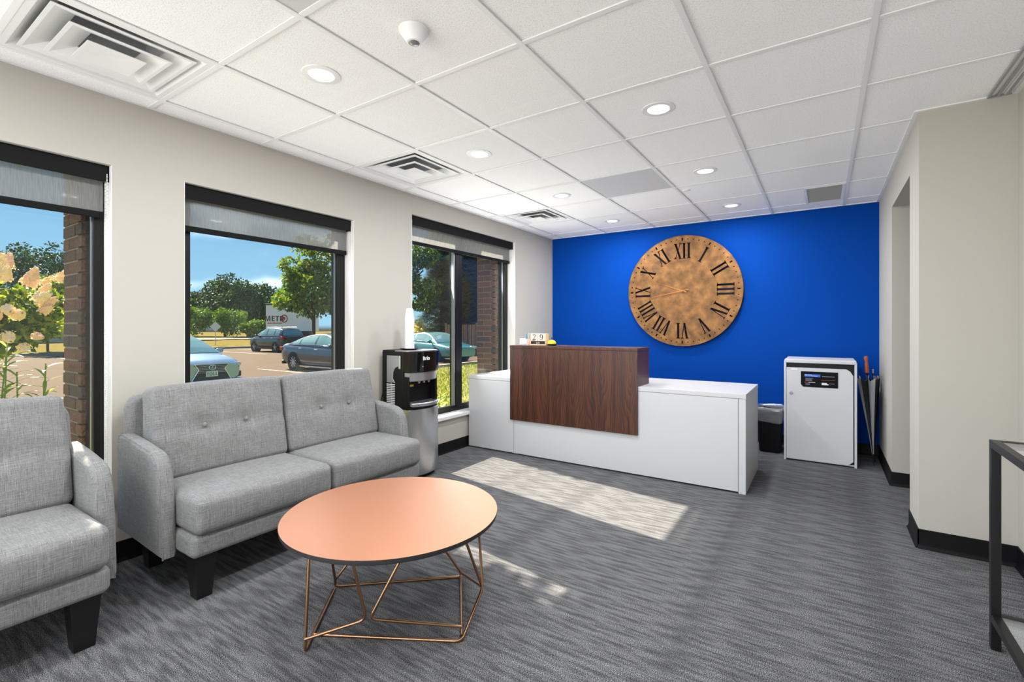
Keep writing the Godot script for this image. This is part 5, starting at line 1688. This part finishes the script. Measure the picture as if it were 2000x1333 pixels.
func cars() -> void:
	M.car_glass = mat(rgb(96, 130, 128), 0.05, 0.0, 0.9)
	M.car_trim = mat(rgb(14, 14, 15), 0.6)
	M.tyre = mat(rgb(22, 22, 22), 0.85)
	M.alloy = mat(rgb(190, 192, 194), 0.3, 0.8)
	M.tail = mat(rgb(176, 18, 20), 0.15)
	M.lamp_glass = mat(rgb(170, 178, 182), 0.12, 0.2)
	var paint := func(c: Color, metal := 0.4) -> StandardMaterial3D:
		var p := mat(c, 0.28, metal)
		p.clearcoat_enabled = true
		p.clearcoat = 1.0
		p.clearcoat_roughness = 0.03
		return p
	var G := GROUND
	var body := [[-2.42, 0.74, 0.42, 0.90], [-2.37, 0.83, 0.30, 0.99], [-2.1, 0.885, 0.24, 1.02], [-1.4, 0.915, 0.20, 1.01], [-0.5, 0.925, 0.18, 0.98], [0.5, 0.925, 0.18, 0.955], [1.0, 0.92, 0.18, 0.935], [1.6, 0.91, 0.20, 0.88], [2.05, 0.885, 0.21, 0.81], [2.32, 0.82, 0.23, 0.74], [2.41, 0.74, 0.28, 0.66]]
	var roof := [[-2.05, 0.985], [-1.75, 1.08], [-1.25, 1.27], [-0.7, 1.41], [-0.1, 1.455], [0.3, 1.43], [0.7, 1.30], [1.1, 1.10], [1.42, 0.90]]
	var sides := [[-1.55, -1.12], [-1.05, -0.15], [-0.05, 0.92]]
	# dark sedan seen through the sofa window
	var s := car("sedan_car", "dark slate blue sedan parked nose in beside the maple", V(-12.80, G, -11.62), 0.0, paint.call(rgb(44, 58, 72)), body, roof, [[-1.40, 10], [1.42, 10]], 0.335, 0.60, sides, [0.36, 1.34], [-1.95, -1.05])
	block(s, "tail_lamp", V(-2.43, 0.76, 0.56), V(-2.22, 0.90, 0.87), M.tail, true, 0.03)
	block(s, "reflector", V(-2.40, 0.58, 0.70), V(-2.36, 0.62, 0.80), M.lamp_glass)
	block(s, "headlamp", V(2.12, 0.64, 0.52), V(2.38, 0.75, 0.84), M.lamp_glass, true, 0.03)
	block(s, "rear_valance", V(-2.40, 0.22, 0.0), V(-2.25, 0.36, 0.80), M.car_trim, true, 0.03)
	block(s, "sill_strip", V(-1.0, 0.165, 0.86), V(1.0, 0.215, 0.915), M.chrome, true, 0.01)
	# teal sedan seen through the far window
	var t := car("sedan_car", "teal green older sedan parked in front of the wooden fence", V(-13.7, G, -18.1), -0.2, paint.call(rgb(70, 132, 130)), body, roof, [[-1.40, 7], [1.42, 7]], 0.325, 0.60, [[-1.50, -0.62], [-0.50, 0.90]], [0.36, 1.34], [-1.95, -1.05])
	block(t, "headlamp", V(2.10, 0.63, 0.50), V(2.40, 0.76, 0.85), M.lamp_glass, true, 0.03)
	block(t, "tail_lamp", V(-2.43, 0.76, 0.50), V(-2.25, 0.90, 0.86), M.tail, true, 0.03)
	block(t, "side_moulding", V(-1.0, 0.44, 0.90), V(1.0, 0.49, 0.935), M.car_trim, true, 0.01)
	# silver blue sedan facing the building, with an hourglass grille
	var lx := car("luxury_sedan_car", "silver blue sedan with a large hourglass grille facing the building", V(-13.05, G, -6.02), 0.06, paint.call(rgb(128, 152, 166), 0.5), body, roof, [[-1.40, 10], [1.42, 10]], 0.335, 0.60, sides, [0.36, 1.34], [-1.95, -1.05])
	var gx := 2.405
	var hour := PackedVector2Array([Vector2(-0.44, 0.70), Vector2(0.44, 0.70), Vector2(0.33, 0.555), Vector2(0.50, 0.26), Vector2(0.44, 0.23), Vector2(-0.44, 0.23), Vector2(-0.50, 0.26), Vector2(-0.33, 0.555)])
	var gp := MB.new()
	gp.X = Transform3D(Basis(Vector3.UP, PI / 2), V(gx, 0, 0))
	gp.prism(hour, -0.08, 0.016)
	var grille_ := put("grille", gp.mesh(), M.car_trim, lx)
	var loop := []
	for k in hour.size() + 1: loop.append(V(gx + 0.018, hour[k % hour.size()].y, -hour[k % hour.size()].x))
	put("grille_surround", MB.new().tube(loop, 0.016, 8).mesh(60), M.chrome, grille_)
	for k in 6:
		var y := 0.675 - 0.042 * k
		var w := lerpf(0.42, 0.34, k / 3.0) if k < 4 else lerpf(0.34, 0.40, (k - 3) / 3.0)
		put("grille_bar", MB.new().rspan(V(gx + 0.014, y, -w), V(gx + 0.030, y + 0.012, w), 0.004).mesh(), M.silver, grille_)
	var ring := []
	for k in 25: ring.append(V(gx + 0.045, 0.60 + sin(TAU * k / 24.0) * 0.062, cos(TAU * k / 24.0) * 0.088))
	put("emblem", MB.new().tube(ring, 0.010, 8).tube([V(gx + 0.045, 0.645, -0.012), V(gx + 0.045, 0.572, 0.030), V(gx + 0.045, 0.572, -0.06)], 0.010, 8).mesh(60), M.chrome, grille_)
	var plate := put("number_plate", MB.new().rspan(V(gx + 0.02, 0.36, -0.155), V(gx + 0.032, 0.50, 0.155), 0.004).mesh(), mat(rgb(196, 206, 190), 0.5), lx)
	text(plate, "plate_lettering", "TOLL", 0.085, Transform3D(Basis(Vector3.UP, PI / 2), V(gx + 0.034, 0.43, 0)), mat(rgb(40, 62, 66), 0.5), false, 700)
	block(lx, "headlamp", V(2.12, 0.60, 0.54), V(2.375, 0.70, 0.83), M.lamp_glass, true, 0.04)
	block(lx, "fog_recess", V(2.22, 0.30, 0.60), V(2.39, 0.46, 0.82), M.car_trim, true, 0.03)
	block(lx, "bumper_lip", V(2.20, 0.22, 0.0), V(2.44, 0.27, 0.84), M.chrome, true, 0.015)
	# dark compact suv nose to the verge
	var sb := [[-2.10, 0.78, 0.42, 1.00], [-2.04, 0.85, 0.32, 1.08], [-1.6, 0.885, 0.26, 1.10], [-0.6, 0.895, 0.24, 1.08], [0.4, 0.895, 0.24, 1.06], [1.0, 0.89, 0.25, 1.05], [1.5, 0.875, 0.27, 1.00], [1.9, 0.84, 0.29, 0.93], [2.08, 0.76, 0.34, 0.84], [2.13, 0.70, 0.40, 0.76]]
	var sr := [[-2.02, 1.06], [-1.90, 1.32], [-1.72, 1.56], [-1.3, 1.63], [-0.4, 1.66], [0.3, 1.62], [0.7, 1.47], [1.05, 1.25], [1.35, 1.02]]
	var u := car("suv_car", "dark navy compact suv with red tail lamps parked nose to the verge", V(-28.55, G, -18.42), PI, paint.call(rgb(34, 40, 46)), sb, sr, [[-1.28, 5], [1.30, 5]], 0.34, 0.62, [[-1.62, -1.12], [-1.02, -0.22], [-0.12, 0.78]], [0.40, 1.28], [-1.99, -1.76])
	block(u, "tail_lamp", V(-2.10, 0.86, 0.58), V(-1.84, 1.08, 0.885), M.tail, true, 0.03)
	block(u, "headlamp", V(1.80, 0.80, 0.52), V(2.10, 0.92, 0.82), M.lamp_glass, true, 0.03)
	block(u, "lower_cladding", V(-1.0, 0.22, 0.84), V(1.0, 0.40, 0.905), M.car_trim, true, 0.02)
	block(u, "roof_rail", V(-1.5, 1.66, 0.52), V(0.2, 1.70, 0.55), M.silver, true, 0.01)

func far_things() -> void:
	var G := GROUND + 0.14
	# road sign seen from the back
	var s := thing("road_sign", "diamond shaped road sign seen from behind on the verge", "road sign", V(-39.9, G, -19.66), "", deg_to_rad(62))
	put("post", MB.new().rspan(V(-0.025, -0.05, -0.02), V(0.025, 2.1, 0.02), 0.004).mesh(), M.silver, s)
	put("plate", MB.new().prism(PackedVector2Array([Vector2(0, 1.18), Vector2(0.42, 1.60), Vector2(0, 2.02), Vector2(-0.42, 1.60)]), 0.022, 0.028).mesh(), mat(rgb(210, 212, 210), 0.5, 0.2), s)
	# white box trailer with lettering
	var t := thing("box_trailer", "white box trailer with METRO lettering and a red ring logo", "trailer", V(-51.1, G, -30.23), "", deg_to_rad(33.8))
	var skin := mat(rgb(226, 226, 222), 0.5)
	put("box", MB.new().rspan(V(0, 1.1, -2.4), V(5.2, 4.15, 0), 0.04).mesh(), skin, t)
	put("roof_rail", MB.new().rspan(V(-0.02, 4.12, -2.44), V(5.22, 4.3, 0.03), 0.02).mesh(), mat(rgb(70, 72, 74), 0.5), t)
	put("chassis", MB.new().span(V(0.3, 0.75, -2.1), V(4.9, 1.1, -0.3)).mesh(), M.car_trim, t)
	for x: float in [1.2, 2.3, 4.3]:
		put("wheel", MB.new().cyl(V(x, 0.48, -2.3), V(x, 0.48, -0.1), 0.48, 0.48, 20).mesh(), M.tyre, t)
	text(t, "lettering", "METR", 0.62, Transform3D(Basis(), V(0.98, 2.55, 0.01)), mat(rgb(56, 52, 56), 0.5), false, 800, 0.01)
	var ring := []
	for k in 25: ring.append(V(2.15 + cos(TAU * k / 24.0) * 0.34, 2.56 + sin(TAU * k / 24.0) * 0.42, 0.02))
	put("ring_logo", MB.new().tube(ring, 0.055, 8).ball(V(2.15, 2.56, 0.02), V(0.12, 0.2, 0.03)).mesh(60), mat(rgb(176, 40, 52), 0.5), t)
	put("red_rule", MB.new().span(V(0.2, 1.98, 0.001), V(1.9, 2.08, 0.012)).mesh(), mat(rgb(176, 70, 70), 0.5), t)
	# house with a grey roof behind the hydrangea, another beyond the trailer
	house("pale house with a grey gable roof behind the hydrangea", V(-66.5, G, -16.6), 0.3)
	# board fence
	var f := thing("board_fence", "brown wooden board fence behind the teal sedan", "fence", V(-17.1, GROUND, -22.9))
	var im := noise_img(256, 0.03, 81, FastNoiseLite.TYPE_SIMPLEX, 4)
	var tones := []
	for c: Array in [[rgb(142, 98, 64), rgb(182, 132, 88)], [rgb(128, 88, 58), rgb(168, 120, 80)], [rgb(156, 110, 70), rgb(196, 146, 96)]]:
		var m := mat(Color.WHITE, 0.9)
		m.albedo_texture = ramp(im.duplicate(), [[0.0, c[0]], [1.0, c[1]]])
		tri_map(m, V(2.0, 0.3, 2.0), true)
		tones.append(m)
	var board := MB.new().rbox(V(0, 0.96, 0), V(0.135, 1.78, 0.022), 0.004).mesh()
	for k in 46:
		put("board", board, tones[rng.randi() % 3], f, V(0.07 + 0.165 * k, rng.randf_range(-0.01, 0.01), 0.02 if k % 2 else 0.05))
	for k in 12:
		var b := put("board", board, tones[rng.randi() % 3], f, V(0.0, rng.randf_range(-0.01, 0.01), -0.08 - 0.165 * k))
		b.rotation.y = PI / 2
	for k in 4: put("post", MB.new().rspan(V(-0.05 + 2.45 * k, 0, -0.05), V(0.05 + 2.45 * k, 1.95, 0.01), 0.006).mesh(), tones[2], f)
	for y: float in [0.4, 1.5]: put("rail", MB.new().rspan(V(0, y, 0.0), V(7.6, y + 0.09, 0.03), 0.004).mesh(), tones[1], f)

func house(label: String, at: Vector3, turn: float) -> void:
	var o := thing("house", label, "house", at, "", turn)
	var brown := taken["house"] as int > 1
	put("wall", MB.new().span(V(-3.5, 0, -7), V(3.5, 3.2, 7)).mesh(), mat(rgb(196, 176, 150), 0.9), o)
	var p := PackedVector2Array([Vector2(-4.0, 3.0), Vector2(4.0, 3.0), Vector2(0, 5.4)])
	put("roof", MB.new().prism(p, -7.4, 7.4).mesh(), mat(rgb(112, 84, 66) if brown else rgb(124, 112, 100), 0.9), o)
	for k in 3:
		var w := put("window", MB.new().rspan(V(3.5, 1.0, -5.2 + 4.4 * k), V(3.56, 2.3, -3.9 + 4.4 * k), 0.02).mesh(), M.white_paint, o)
		put("pane", MB.new().span(V(3.56, 1.08, -5.12 + 4.4 * k), V(3.57, 2.22, -3.98 + 4.4 * k)).mesh(), M.car_glass, w)
